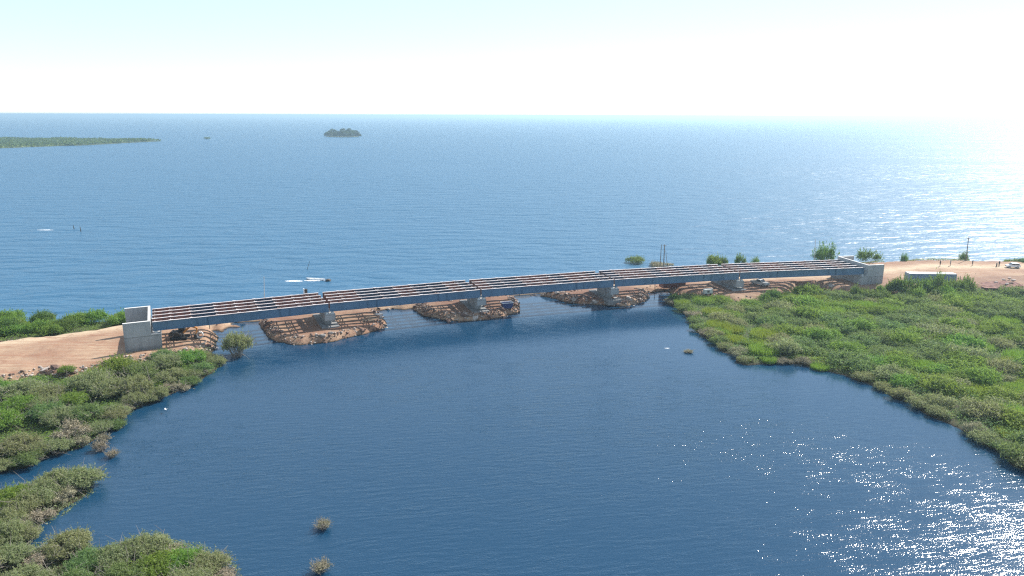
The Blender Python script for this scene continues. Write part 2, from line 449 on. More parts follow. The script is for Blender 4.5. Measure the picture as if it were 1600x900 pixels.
# ------------------------------------------------------------------ ground: one height field of causeway, islets and marsh
def pts(*a): return [tuple(P(x, y, 0.0)[:2]) for x, y in a]
far_edge = [tuple(off(i, 22.5)) for i in range(5)] + [tuple(off(5, 25, 0)), tuple(P(1392, 413.5, 0)[:2]), tuple(P(1450, 412.5, 0)[:2]), tuple(P(1600, 414, 0)[:2]), (270, 222)]
POLY = {}
POLY['left_low'] = [(-280, 74)] + pts((-260, 505), (0, 503), (100, 503), (190, 503)) + [tuple(off(0, 22.5, 2))] + pts((330, 508), (342, 530), (338, 547), (322, 558), (341, 574), (330, 585), (300, 600), (270, 614), (240, 627), (205, 642), (185, 662), (165, 677), (150, 690), (120, 702), (70, 714), (55, 727), (30, 735), (0, 740), (-300, 800)) + [(-280, 40)]
POLY['road_left'] = [(-280, 60)] + pts((-240, 552), (0, 541), (60, 534), (130, 525), (190, 516)) + [tuple(off(0, 20, 2)), tuple(off(0, 12, 16))] + pts((329, 508), (341, 530), (336, 546), (305, 557), (250, 566), (200, 574), (150, 585), (110, 596), (60, 592), (0, 606), (-250, 660)) + [(-280, 36)]
berm_near = [tuple(off(0, 10, 12))] + pts((365, 505), (400, 503), (440, 499)) + [tuple(off(1, 12.5, 8)), tuple(off(1, 13.5, 16)), tuple(off(2, 12, -14)), tuple(off(2, 12, 0))] + pts((801, 463), (840, 459.5)) + [tuple(off(3, 11, -4)), tuple(off(3, 10, 0))] + pts((1010, 458), (1035, 455)) + [tuple(off(4, 9, 0)), tuple(off(5, 6, 0)), tuple(off(5, -2, 10))]
POLY['berm'] = berm_near + [(120, 170), (270, 172)] + far_edge[::-1]
POLY['islet_a'] = [tuple(off(1, 14, -12)), tuple(off(1, 14, 4))] + pts((570, 480), (590, 491), (600, 502), (603, 512), (570, 523), (520, 534), (470, 539), (432, 536), (418, 525), (402, 504))
POLY['islet_b'] = [tuple(off(2, 14, -16)), tuple(off(2, 14, 5))] + pts((801, 463), (812, 479), (811, 488), (779, 497), (723, 502.5), (691, 501.5), (662, 493), (631, 475.5))
POLY['islet_c'] = [tuple(off(3, 14, -16)), tuple(off(3, 14, 9))] + pts((1010, 458), (1014, 466), (1007, 471.5), (976, 479.5), (950, 477.5), (927, 476.5), (893, 474), (867, 467), (834, 461))
POLY['right_land'] = [tuple(off(4, 14, -12)), (270, 200), (270, 166)] + pts((1600, 462), (1530, 463), (1400, 463), (1330, 464), (1300, 461), (1285, 455), (1262, 450), (1245, 452), (1238, 462), (1200, 472), (1150, 480), (1118, 472), (1085, 468), (1050, 464))
POLY['marsh'] = pts((1036, 474), (1050, 479), (1070, 492), (1080, 504), (1084, 516), (1100, 527), (1112, 533), (1130, 551), (1150, 557), (1152, 567), (1168, 571), (1220, 568), (1252, 570), (1280, 578), (1320, 588), (1350, 599), (1380, 611), (1394, 622), (1426, 633), (1446, 648), (1480, 662), (1514, 677), (1540, 700), (1566, 710), (1580, 728), (1600, 734), (1700, 790)) + [(190, 60), (280, 60), (280, 175)] + pts((1600, 460), (1530, 462), (1420, 463), (1330, 463), (1300, 463), (1292, 461), (1250, 458), (1240, 452), (1200, 468), (1150, 474), (1120, 469), (1085, 466), (1050, 470))
POLY['clump_b'] = [tuple(P(-140, 800, 0)[:2])] + pts((0, 778), (60, 752), (138, 750), (138, 770), (100, 797), (60, 826), (0, 848), (-140, 870))
POLY['clump_c'] = pts((-140, 880), (40, 862), (100, 845), (150, 868), (215, 850), (300, 860), (362, 893), (368, 960), (-140, 980))

gx = np.arange(-170, 215, 0.5); gy = np.arange(48, 232, 0.5)
GX, GY = np.meshgrid(gx, gy)
n1 = vnoise(GX, GY, 3.1, 1); n2 = vnoise(GX, GY, 1.2, 2); n3 = vnoise(GX, GY, 9.0, 3)
def prof(sd, top, w):
    t = np.clip(sd / w, -0.6, 1)
    return np.where(t > 0, top * (1 - (1 - t) ** 2), t * 1.6)
sds = {k: sdf(p, GX, GY) + 0.35 * n1 + 0.25 * n2 for k, p in POLY.items()}
Z = np.full(GX.shape, -2.0); SOIL = np.zeros(GX.shape)
for k, top, w, soil in (('left_low', 0.45, 2.5, 1), ('marsh', 0.35, 2.0, 1), ('clump_b', 0.12, 2, 1), ('clump_c', 0.12, 2, 1), ('berm', 1.15, 2.6, 0), ('islet_a', 1.2, 1.8, 0), ('islet_b', 1.2, 1.8, 0), ('islet_c', 1.15, 1.8, 0), ('road_left', 1.4, 2.6, 0), ('right_land', 1.7, 3.4, 0)):
    z = prof(sds[k], top, w)
    SOIL = np.where(z > Z, soil, SOIL); Z = np.maximum(Z, z)
POLY_pool = pts((1240, 448), (1262, 449), (1284, 453), (1296, 460), (1274, 461), (1254, 456))
Z = np.where(sdf(POLY_pool, GX, GY) + 0.3 * n2 > 0, -0.45, Z)
# causeway rises to the right end
rise = np.clip((GX - 55) / 40, 0, 1) * 0.35
Z = np.where((SOIL < 0.5) & (Z > 0.6), Z + rise, Z)
Z += np.clip(Z, 0, 1) * (0.09 * n1 + 0.07 * n2 + 0.10 * n3)
# green shoulder along the lake side of the left road
hedge = (sds['left_low'] > 0) & (sds['road_left'] < 0)
SOIL = np.where(hedge, 1, SOIL)
ROAD = np.zeros(GX.shape)
def road_band(line, half):
    global ROAD
    d = np.full(GX.shape, 1e9)
    for (ax, ay), (bx, by) in zip(line[:-1], line[1:]):
        ex, ey = bx - ax, by - ay
        t = np.clip(((GX - ax) * ex + (GY - ay) * ey) / (ex * ex + ey * ey), 0, 1)
        d = np.minimum(d, np.hypot(GX - ax - t * ex, GY - ay - t * ey))
    ROAD = np.maximum(ROAD, np.clip(1.3 - d / half + 0.25 * n3, 0, 1))
road_band(pts((-240, 562), (0, 545), (110, 533), (200, 517)) + [tuple(off(0, 16, 6))] + [tuple(off(i, 17)) for i in (1, 2, 3, 4)], 3.2)
road_band([tuple(off(4, 16)), tuple(off(5, 14, 8))] + pts((1450, 424), (1600, 425)) + [(270, 203)], 3.6)
DARK = np.clip(np.maximum(np.maximum(sds['islet_b'], sds['islet_c']) / 2.0, 0.75 * np.clip(np.maximum(sds['right_land'] / 3.0, sds['islet_a'] / 5.0), 0, 1)), 0, 1) * np.clip(0.8 + 0.5 * n3, 0, 1)
def ground_z(x, y):
    i = int(np.clip(round((y - gy[0]) / 0.5), 0, len(gy) - 1)); j = int(np.clip(round((x - gx[0]) / 0.5), 0, len(gx) - 1))
    return float(Z[i, j])
ny, nx = Z.shape
idx = np.arange(nx * ny).reshape(ny, nx)
quads = np.stack([idx[:-1, :-1], idx[:-1, 1:], idx[1:, 1:], idx[1:, :-1]], -1).reshape(-1, 4)
zq = Z.ravel()[quads].max(1)
quads = quads[zq > -0.5]
used = np.unique(quads); remap = np.full(nx * ny, -1); remap[used] = np.arange(len(used))
gv = np.stack([GX.ravel(), GY.ravel(), Z.ravel()], 1)[used]
gme = np_mesh("ground", gv, remap[quads])
for nm, arr in (("soil", SOIL), ("road", ROAD), ("rubbly", DARK)):
    at = gme.attributes.new(nm, 'FLOAT', 'POINT'); at.data.foreach_set("value", arr.ravel()[used].astype(np.float32))
tag(link_mesh("ground", gme, M['earth'], smooth=True), kind="structure")

def on_ground(px, py, z0=1.2):
    p = P(px, py, z0)
    for _ in range(4): p = P(px, py, max(0.0, ground_z(p[0], p[1])))
    return p

# ------------------------------------------------------------------ bridge spans
GB = 4.45
SEG = [[0, 0, 1, 0, 0, 1, 0, 0, 0], [0, 0, 1, 1, 0, 1, 1, 0, 1], [0, 1, 1, 0, 0, 1, 0, 0, 1], [1, 0, 0, 1, 0, 1, 0, 1, 0], [0, 1, 0, 0, 1, 0, 1, 0, 1]]   # webs painted navy there, red oxide elsewhere
STN = [0.10, 0.21, 0.35, 0.47, 0.59, 0.70, 0.82, 0.91]
span_labels = ["leftmost steel girder span, from the left concrete abutment to the first pier",
               "second steel girder span from the left, between first and second piers",
               "middle steel girder span over the water between the second and third piers",
               "fourth steel girder span from the left, crossing to the pier beside the pickup",
               "rightmost steel girder span, running from the pickup pier to the right abutment"]
for i in range(5):
    d = DIRS[i]; L = float(np.linalg.norm(AX[i + 1] - AX[i])); ang = math.atan2(d[1], d[0])
    sp = thing("bridge_span", span_labels[i], "bridge span", (AX[i][0], AX[i][1], GB), ang, "steel girder spans of the bridge")
    a, b = 0.14, L - 0.14
    GH = TOP - GB
    for g in range(5):
        y = 0.28 + g * (WID - 0.56) / 4
        m = MB()
        cuts = [a] + [f * L for f in STN] + [b]
        for q in range(len(cuts) - 1):
            m.box(cuts[q] + (0.004 if q else 0), cuts[q + 1], y - 0.03, y + 0.03, 0.055, GH - 0.055, 0 if g == 0 else (2 if SEG[i][q] else 1))
        for q in range(1, 17):
            xs = a + (b - a) * q / 17
            for s in (-1, 1):
                if s == -1 and g == 0 and q not in (4, 5, 12, 13): continue
                m.box(xs - 0.015, xs + 0.015, min(y + s * 0.031, y + s * 0.2), max(y + s * 0.031, y + s * 0.2), 0.056, GH - 0.056)
        if g in (0, 4):
            s = -1 if g == 0 else 1
            for xs in (L * 0.27, L * 0.73):
                m.box(xs - 0.75, xs + 0.75, min(y + s * 0.031, y + s * 0.055), max(y + s * 0.031, y + s * 0.055), 0.12, GH - 0.12)
        gd = m.build("girder", [M['steel'], M['oxide'], M['navy']], sp)
        m = MB(); m.box(a, b, y - 0.19, y + 0.19, GH - 0.055, GH)
        for f in STN:
            m.box(f * L - 0.33, f * L + 0.33, y - 0.26, y + 0.26, GH + 0.002, GH + 0.04)
        m.build("top_flange", M['flange'], gd)
        m = MB(); m.box(a, b, y - 0.36, y + 0.36, 0, 0.055)
        m.build("bottom_flange", M['steel'], gd)
    for f in STN + [0.018, 0.982]:
        m = MB(); x = f * L
        for g in range(4):
            y0 = 0.28 + g * (WID - 0.56) / 4 + 0.05; y1 = y0 + (WID - 0.56) / 4 - 0.10
            if f in (0.018, 0.982):
                m.box(x - 0.08, x + 0.08, y0, y1, 0.25, GH - 0.25)
            else:
                m.box(x - 0.07, x + 0.07, y0, y1, GH - 0.34, GH - 0.22); m.box(x - 0.07, x + 0.07, y0, y1, 0.14, 0.26)
                m.bar((x - 0.02, y0, 0.28), (x - 0.02, y1, GH - 0.36), 0.09); m.bar((x + 0.03, y1, 0.28), (x + 0.03, y0, GH - 0.36), 0.09)
        m.build("cross_frame", M['brace'], sp)

# ------------------------------------------------------------------ piers
pier_labels = ["first concrete pier from the left, on the long sandy islet", "second concrete pier from the left, on the islet with the blue skip",
               "third concrete pier, on the dark rocky islet mid-bridge", "fourth concrete pier, standing beside the pale grey pickup"]
for i in range(1, 5):
    d = node_dir(i); ang = math.atan2(d[1], d[0]); c = AX[i]
    gz = ground_z(*(c + nrm(d) * 5))
    pr = thing("bridge_pier", pier_labels[i - 1], "bridge pier", (c[0], c[1], 0), ang, "concrete piers under the bridge")
    MB().box(-1.0, 1.0, -0.3, WID + 0.3, 2.75 if i < 4 else 2.6, 4.0, bev=0.05).build("pier_cap", M['conc'], pr)
    MB().box(-0.7, 0.7, 1.9, WID - 1.9, gz - 0.8, 2.75 if i < 4 else 2.6, bev=0.25).build("pier_stem", M['conc'], pr)
    MB().box(-1.7, 1.7, -0.4, WID + 0.4, gz - 0.8, gz + 0.28).build("footing", M['conc'], pr)
    for g in range(5):
        y = 0.28 + g * (WID - 0.56) / 4
        for s in (-0.55, 0.55):
            m = MB(); m.box(s - 0.27, s + 0.27, y - 0.3, y + 0.3, 4.0, 4.2); m.box(s - 0.2, s + 0.2, y - 0.22, y + 0.22, 4.2, GB - 0.002)
            m.build("bearing", M['conctop'], pr)

# ------------------------------------------------------------------ abutments
def abutment(i, label, wing, top, ang_extra=0.0):
    s = -1 if i == 0 else 1           # direction away from the bridge
    d = node_dir(i); ang = math.atan2(d[1], d[0]) + ang_extra; c = AX[i]
    ab = thing("bridge_abutment", label, "abutment", (c[0], c[1], 0), ang, "concrete abutments at the ends of the bridge")
    g0 = 0.2
    def X(a, b): return (min(s * a, s * b), max(s * a, s * b))
    for y0, y1 in ((-0.75, -0.3), (WID + 0.3, WID + 0.75)):
        m = MB()
        x0, x1 = X(0.15, wing); xf = s * (-1.35)
        prof_ = [(s * -1.35, g0), (s * wing, g0), (s * wing, top), (s * 0.15, top), (s * 0.15, 4.12), (s * -1.35, 4.12)]
        if s < 0: prof_ = prof_[::-1]
        m.extr_y(prof_, y0, y1)
        w = m.build("wing_wall", M['conc'], ab)
        m = MB(); m.box(x0, x1, y0 - 0.02, y1 + 0.02, top + 0.002, top + 0.05); m.build("coping", M['conctop'], w)
    x0, x1 = X(-1.33, 0.12); MB().box(x0, x1, -0.297, WID + 0.297, g0, 4.1).build("breast_wall", M['conc'], ab)
    x0, x1 = X(0.16, 0.52); bw = MB().box(x0, x1, -0.297, WID + 0.297, g0, top - 0.003).build("back_wall", M['conc'], ab)
    MB().box(x0 - 0.01, x1 + 0.01, -0.297, WID + 0.297, top, top + 0.045).build("coping", M['conctop'], bw)
    for g in range(5):
        y = 0.28 + g * (WID - 0.56) / 4; x0, x1 = X(-0.85, -0.3)
        MB().box(x0, x1, y - 0.3, y + 0.3, 4.1, GB - 0.002).build("bearing", M['conctop'], ab)
    return ab
abutment(0, "left concrete abutment with tall wing walls at the end of the sandy road", 4.5, 6.5)
abutment(5, "right concrete abutment with wing walls beside the dirt road and container", 4.6, 6.75, 0.02)

# ------------------------------------------------------------------ plants
def leaf_cloud(rng, blobs, n, size, up=0.7, aspect=0.45, inner=0.55):
    """leaf quads spread through ellipsoid lobes; returns verts (4n,3)"""
    blobs = np.array(blobs, float)              # x y z rx ry rz
    w = (blobs[:, 3] * blobs[:, 4] + blobs[:, 3] * blobs[:, 5]); w /= w.sum()
    k = rng.choice(len(blobs), n, p=w)
    d = rng.normal(size=(n, 3)); d /= np.linalg.norm(d, axis=1)[:, None]
    d[:, 2] = np.where(d[:, 2] < -0.3, -d[:, 2], d[:, 2])
    r = inner + (1 - inner) * rng.random(n) ** 0.6
    r *= 1 + 0.12 * rng.normal(size=n)
    c = blobs[k, :3] + d * blobs[k, 3:] * r[:, None]
    nrm_ = d * 0.7 + rng.normal(size=(n, 3)) * 0.6 + np.array([0, 0, up])
    nrm_ /= np.linalg.norm(nrm_, axis=1)[:, None]
    t = np.cross(nrm_, rng.normal(size=(n, 3))); t /= np.linalg.norm(t, axis=1)[:, None] + 1e-9
    b = np.cross(nrm_, t)
    s = size * (0.6 + 0.8 * rng.random(n))[:, None]
    v = np.stack([c - t * s, c - b * s * aspect, c + t * s, c + b * s * aspect], 1)
    return v.reshape(-1, 3)

def sprays(rng, blobs, nspray, per, length, size):
    """leafy shoots standing out of the lobes"""
    blobs = np.array(blobs, float); k = rng.integers(len(blobs), size=nspray)
    d = rng.normal(size=(nspray, 3)); d[:, 2] = np.abs(d[:, 2]) * 0.9 + 0.25; d /= np.linalg.norm(d, axis=1)[:, None]
    p0 = blobs[k, :3] + d * blobs[k, 3:] * 0.8
    d2 = d + rng.normal(size=(nspray, 3)) * 0.35; d2 /= np.linalg.norm(d2, axis=1)[:, None]
    L = length * (0.4 + 0.8 * rng.random(nspray))
    u = rng.random((nspray, per))
    c = (p0[:, None, :] + d2[:, None, :] * (L[:, None] * u)[..., None]).reshape(-1, 3) + rng.normal(size=(nspray * per, 3)) * size * 0.5
    dd = np.repeat(d2, per, 0); n = len(c)
    a = dd + rng.normal(size=(n, 3)) * 0.7; a /= np.linalg.norm(a, axis=1)[:, None]
    b = np.cross(a, rng.normal(size=(n, 3))); b /= np.linalg.norm(b, axis=1)[:, None]
    s = size * (0.6 + 0.7 * rng.random(n))[:, None]
    return np.stack([c - a * s, c - b * s * 0.35, c + a * s, c + b * s * 0.35], 1).reshape(-1, 3)

def dome_blobs(rng, Rr, h, n, z0=0.0, lobe=0.38):
    out = []
    for _ in range(n):
        a = rng.random() * 2 * math.pi; q = math.sqrt(rng.random()) * 0.78
        zz = h * (0.72 * math.sqrt(max(0.05, 1 - q * q))) * (0.65 + 0.45 * rng.random())
        rr = Rr * lobe * (0.7 + 0.6 * rng.random())
        out.append((Rr * q * math.cos(a), Rr * q * math.sin(a), z0 + zz, rr, rr, rr * 0.72))
    return out

def stems_mb(rng, Rr, h, n, r=0.04, z0=-0.4, out=0.85):
    m = MB()
    for _ in range(n):
        a = rng.random() * 2 * math.pi; q = (0.35 + 0.65 * rng.random()) * Rr * out
        p0 = Vector((0.15 * Rr * rng.normal(), 0.15 * Rr * rng.normal(), z0))
        p2 = Vector((q * math.cos(a), q * math.sin(a), h * (0.35 + 0.55 * rng.random())))
        p1 = p0.lerp(p2, 0.5) + Vector((0, 0, h * 0.12))
        m.tube(p0, p1, r, r * 0.7, 5); m.tube(p1, p2, r * 0.7, r * 0.3, 5)
        for _k in range(2):
            q3 = p1.lerp(p2, rng.random()); m.tube(q3, q3 + Vector(rng.normal(size=3) * 0.25 * Rr) + Vector((0, 0, 0.1 * h)), r * 0.45, r * 0.2, 4)
    return m

def joined(name, lv, sm, mats):
    nl = len(lv) // 4
    lf = np.arange(nl * 4).reshape(-1, 4)
    sv = np.array(sm.v) if sm.v else np.zeros((0, 3))
    sf = np.array([f for f in sm.f if len(f) == 4], int).reshape(-1, 4) + len(lv)
    me = np_mesh(name, np.vstack([lv, sv]), np.vstack([lf, sf]), [0] * nl + [1] * len(sf))
    for m in mats: me.materials.append(m)
    return me

def leaves_mesh(name, lv, mat):
    me = np_mesh(name, lv, np.arange(len(lv)).reshape(-1, 4)); me.materials.append(mat); return me

RG = np.random.default_rng(7)
def make_proto(mat, Rr, h, lobes, nleaf, leaf, dry=None, **kw):
    bl = dome_blobs(RG, Rr, h, lobes)
    lv = np.vstack([leaf_cloud(RG, bl, nleaf - 1200, leaf, **kw), sprays(RG, bl, 100, 12, 0.85, leaf)])
    return joined("shrub", lv, stems_mb(RG, Rr, h, 10, 0.03), [M[mat], M['stem']])
# marsh prototypes: radius 1, height about 1 (scaled per plant)
PROTO = {}
for key, mat in (('grey', 'lf_grey'), ('olive', 'lf_olive'), ('dark', 'lf_dark'), ('bright', 'lf_bright'), ('dry', 'lf_dry')):
    PROTO[key] = [make_proto(mat, 2.6, 1.5, 20, 5200, 0.125) for _ in range(3)]
PROTO['thin'] = [make_proto('lf_dark', 2.6, 1.5, 15, 2600, 0.13, inner=0.2) for _ in range(3)]
def reed_mesh(n, Rr, h):
    a = RG.random(n) * 2 * np.pi; q = np.sqrt(RG.random(n)) * Rr
    b = np.stack([q * np.cos(a), q * np.sin(a), np.full(n, -0.1)], 1)
    tip = b + np.stack([RG.normal(size=n) * 0.25, RG.normal(size=n) * 0.25, h * (0.6 + 0.5 * RG.random(n))], 1)
    ang = RG.random(n) * np.pi; w = np.stack([np.cos(ang), np.sin(ang), 0 * ang], 1) * 0.045
    mid = (b + tip) / 2 + RG.normal(size=(n, 3)) * 0.05
    return np.stack([b - w * 0.6, mid - w, tip, mid + w], 1).reshape(-1, 3)
PROTO['reed'] = [leaves_mesh("reed_clump", reed_mesh(1800, 1.9, 1.3), M['lf_reed']) for _ in range(3)]

def plant(name, me, loc, sx, sz, label, cat, group=None, rz=None):
    o = bpy.data.objects.new(name, me); COL.objects.link(o)
    o.location = tuple(loc); o.scale = (sx, sx, sz); o.rotation_euler = (0, 0, RG.random() * 6.28 if rz is None else rz)
    return tag(o, label, cat, group)

def scatter(poly_sd, want, mind, sizef, out=None):
    """points inside with spacing"""
    out = list(out or []); want += len(out); tries = 0
    ys, xs = np.where(poly_sd)
    while len(out) < want and tries < want * 120:
        tries += 1
        k = RG.integers(len(ys)); x = gx[xs[k]] + RG.random() * 0.5; y = gy[ys[k]] + RG.random() * 0.5
        s = sizef()
        if all((x - a) ** 2 + (y - b) ** 2 > (mind * (s + c) / 2) ** 2 for a, b, c in out): out.append((x, y, s))
    return out
def to_px(x, y, z):
    v = Vector((x, y, z - CAM_H)); zc = v.dot(_f)
    return 800 + FPX * v.dot(_r) / zc, 450 - FPX * v.dot(_u) / zc

# right marsh: single shrubs, reed clumps, and the low growth between them
msd = sds['marsh']
in_frame = np.ones(GX.shape, bool)
dd = (GX * 0 + GY * CP + (CAM_H) * SP)
wide = GX / dd * FPX < 1150
in_frame &= (GX / dd * FPX < 860)
mask = (msd > 0.2) & in_frame & (sds['right_land'] < -0.5)
ZONE = {'grey': "grey-green rounded shrub packed into the marsh scrub right of the bay",
        'olive': "olive shrub in the marsh scrub, between grey-green neighbours",
        'dark': "dark green shrub at the back of the marsh, near the dirt road",
        'bright': "bright yellow-green shrub in the sunny far part of the marsh",
        'dry': "brownish dry shrub at the waterline edge of the right marsh",
        'reed': "yellow-green reed clump among the marsh shrubs by the bridge end"}
medge = mask & (msd < 1.2)
marsh_pts = scatter(mask, 230, 2.6, lambda: 0.75 + 0.55 * RG.random(), scatter(medge, 34, 2.4, lambda: 0.7 + 0.35 * RG.random()))
marsh_pts.sort(key=lambda q: math.hypot(q[0], q[1]) / q[2])
MASS = {}
marsh_pts += scatter((msd > 0.2) & wide & ~in_frame & (sds['right_land'] < -0.5), 60, 3.0, lambda: 0.85 + 0.5 * RG.random())      # the marsh goes on past the picture's edge
for n_pl, (x, y, s) in enumerate(marsh_pts):
    u, v = to_px(x, y, 0.5)
    i = int(round((y - gy[0]) / 0.5)); j = int(round((x - gx[0]) / 0.5)); e = msd[min(i, ny - 1), min(j, nx - 1)]
    q = RG.random()
    n_ = float(vnoise(np.array([x]), np.array([y]), 14.0, 8)[0])
    if e < 2.2: k = 'dry' if q < 0.16 else 'olive' if q < 0.5 else 'grey' if q < 0.85 else 'reed'
    elif u < 1215 and v < 560 and n_ > 0.05: k = 'reed' if q < 0.75 else 'olive'
    elif v < 500 and u < 1420 and n_ > -0.25: k = 'bright' if q < 0.6 else 'reed'
    elif u > 1400 and v > 500 and n_ > -0.1: k = 'bright' if q < 0.5 else 'reed' if q < 0.72 else 'olive'
    elif v < 470: k = 'dark' if q < 0.5 else 'grey'
    else: k = 'grey' if q < 0.55 else 'olive' if q < 0.72 else 'bright' if q < 0.94 else 'dark'
    if u > 1640 and k == 'reed': k = 'bright'
    sc = s * (0.95 if e > 2 else 0.7)
    me = PROTO[k][RG.integers(3)]
    if n_pl >= 105 and k != 'reed':      # the farther shrubs of the marsh run together into one mass
        nv = len(me.vertices); co = np.empty(nv * 3, np.float32); me.vertices.foreach_get("co", co); co = co.reshape(-1, 3)
        a = RG.random() * 6.28; h_ = sc * (0.75 + 0.6 * RG.random()); w_ = sc * 1.15
        co = np.stack([(co[:, 0] * math.cos(a) - co[:, 1] * math.sin(a)) * w_ + x, (co[:, 0] * math.sin(a) + co[:, 1] * math.cos(a)) * w_ + y, co[:, 2] * h_ + ground_z(x, y) - 0.1], 1)
        MASS.setdefault(k, []).append(co[:5200 * 4]); continue
    plant("reed_clump" if k == 'reed' else "shrub", me, (x, y, ground_z(x, y) - 0.1), sc * 1.15, sc * (0.75 + 0.6 * RG.random()), ZONE[k], "reeds" if k == 'reed' else "shrub",
          {'grey': "grey-green marsh shrubs", 'olive': "olive marsh shrubs", 'dark': "dark marsh shrubs", 'bright': "bright marsh shrubs", 'dry': "dry shrubs along the marsh edge", 'reed': "reed clumps in the marsh"}[k])
mass_v = np.vstack([np.vstack(v) for v in MASS.values()])
mass_m = np.concatenate([np.full(sum(len(q) for q in v) // 4, i) for i, v in enumerate(MASS.values())])
mme = np_mesh("marsh_scrub", mass_v, np.arange(len(mass_v)).reshape(-1, 4), mass_m)
tag(link_mesh("marsh_scrub", mme, [M[{'grey': 'lf_grey', 'olive': 'lf_olive', 'dark': 'lf_dark', 'bright': 'lf_bright', 'dry': 'lf_dry'}[k]] for k in MASS]), kind="stuff")
def cover(name, mask, n, zr, size, mat, kind="stuff", patch=6.0, seed=5):
    ys, xs = np.where(mask)
    k = RG.integers(len(ys), size=n)
    X = gx[xs[k]] + RG.random(n) * 0.5; Y = gy[ys[k]] + RG.random(n) * 0.5
    b = (vnoise(X, Y, patch * 0.4, seed) + 1) * 0.5
    zz = Z[ys[k], xs[k]] + zr * (0.15 + 0.85 * b) * RG.random(n) ** 0.5
    c = np.stack([X, Y, zz], 1)
    nr = RG.normal(size=(n, 3)) * 0.6 + np.array([0, 0, 0.7]); nr /= np.linalg.norm(nr, axis=1)[:, None]
    t = np.cross(nr, RG.normal(size=(n, 3))); t /= np.linalg.norm(t, axis=1)[:, None]; bb = np.cross(nr, t)
    s = size * (0.6 + 0.8 * RG.random(n))[:, None]
    v = np.stack([c - t * s, c - bb * s * 0.5, c + t * s, c + bb * s * 0.5], 1).reshape(-1, 3)
    return tag(link_mesh(name, leaves_mesh(name, v, M[mat]), []), kind=kind)
cover("marsh_undergrowth", (msd > 0.2) & wide & (sds['right_land'] < 0.3), 215000, 1.5, 0.105, 'lf_grey')
cover("marsh_grass", (msd > 0.4) & wide & (n3 > 0.1) & (sds['right_land'] < 1.0), 100000, 1.4, 0.105, 'lf_reed')

# left bank: bigger shrubs, each with its own foliage and stems
def bush_proto(mat, Rr, h, lobes, nleaf, leaf):
    bl = dome_blobs(RG, Rr, h, lobes, lobe=0.27)
    lv = np.vstack([leaf_cloud(RG, bl, nleaf * 3 // 4, leaf, inner=0.4), sprays(RG, bl, nleaf // 60, 15, 0.95, leaf)])
    f = leaves_mesh("foliage", lv, M[mat])
    st = stems_mb(RG, Rr, h, 40, 0.05, -0.5, 1.1)
    s = bpy.data.meshes.new("stems"); s.from_pydata(st.v, [], st.f); s.materials.append(M['stem'])
    return f, s
BUSH = {k: [bush_proto(m, 2.9, 2.3, 34, 15000, 0.105) for _ in range(3)] for k, m in (('olive', 'lf_olive'), ('bright', 'lf_bright'), ('grey', 'lf_grey'))}
BUSH['dry'] = [bush_proto('lf_dry', 2.2, 1.9, 16, 3600, 0.11) for _ in range(2)]
def twig_proto():
    bl = dome_blobs(RG, 2.2, 2.4, 12, lobe=0.3)
    f = leaves_mesh("foliage", np.vstack([leaf_cloud(RG, bl, 700, 0.15, inner=0.3), sprays(RG, bl, 90, 12, 1.3, 0.14)]), M['lf_dry'])
    st = stems_mb(RG, 2.4, 2.8, 46, 0.07, -0.5, 1.15); q = bpy.data.meshes.new("stems"); q.from_pydata(st.v, [], st.f); q.materials.append(M['stem'])
    return f, q
BUSH['twig'] = [twig_proto() for _ in range(3)]
def bush(loc, k, sx, sz, label, group, name="shrub"):
    f, s = BUSH[k][RG.integers(len(BUSH[k]))]
    t = thing(name, label, "shrub", loc, RG.random() * 6.28, group); t.scale = (sx, sx, sz)
    for nm, me in (("foliage", f), ("stems", s)):
        o = bpy.data.objects.new(nm, me); COL.objects.link(o); o.parent = t
    return t
lmask = (sds['left_low'] > 0.3) & (sds['road_left'] < np.where(GX > -66, -0.9, -3.0)) & (GY < 122 + 0.0 * GX) & (GX > -125)
ledge = lmask & (sds['left_low'] < 1.1)
for x, y, s in scatter(lmask, 72, 2.9, lambda: 0.75 + 0.5 * RG.random(), scatter(ledge, 40, 2.1, lambda: 0.7 + 0.3 * RG.random())):
    i = int(round((y - gy[0]) / 0.5)); j = int(round((x - gx[0]) / 0.5)); e = sds['left_low'][i, j]; er = -sds['road_left'][i, j]
    q = RG.random()
    if e < 3.2: k = 'dry' if q < 0.25 else 'olive' if q < 0.85 else 'grey'
    elif er < 6: k = 'bright' if q < 0.6 else 'grey'
    else: k = 'olive' if q < 0.5 else 'bright' if q < 0.8 else 'grey'
    sc = s * (0.8 if er < 3.5 or e < 2.2 else 1.0)
    lab = {'dry': "dry grey twiggy shrub on the left bank, at the water's edge", 'olive': "olive shrub on the left bank between road and bay",
           'bright': "fresh green shrub on the left bank below the sandy road", 'grey': "grey-green shrub on the left bank among olive ones"}[k]
    bush((x, y, ground_z(x, y) - 0.1), k, sc, sc * (0.85 + 0.35 * RG.random()), lab, {'dry': "dry shrubs of the left bank", 'olive': "olive shrubs of the left bank", 'bright': "fresh green shrubs of the left bank", 'grey': "grey-green shrubs of the left bank"}[k])
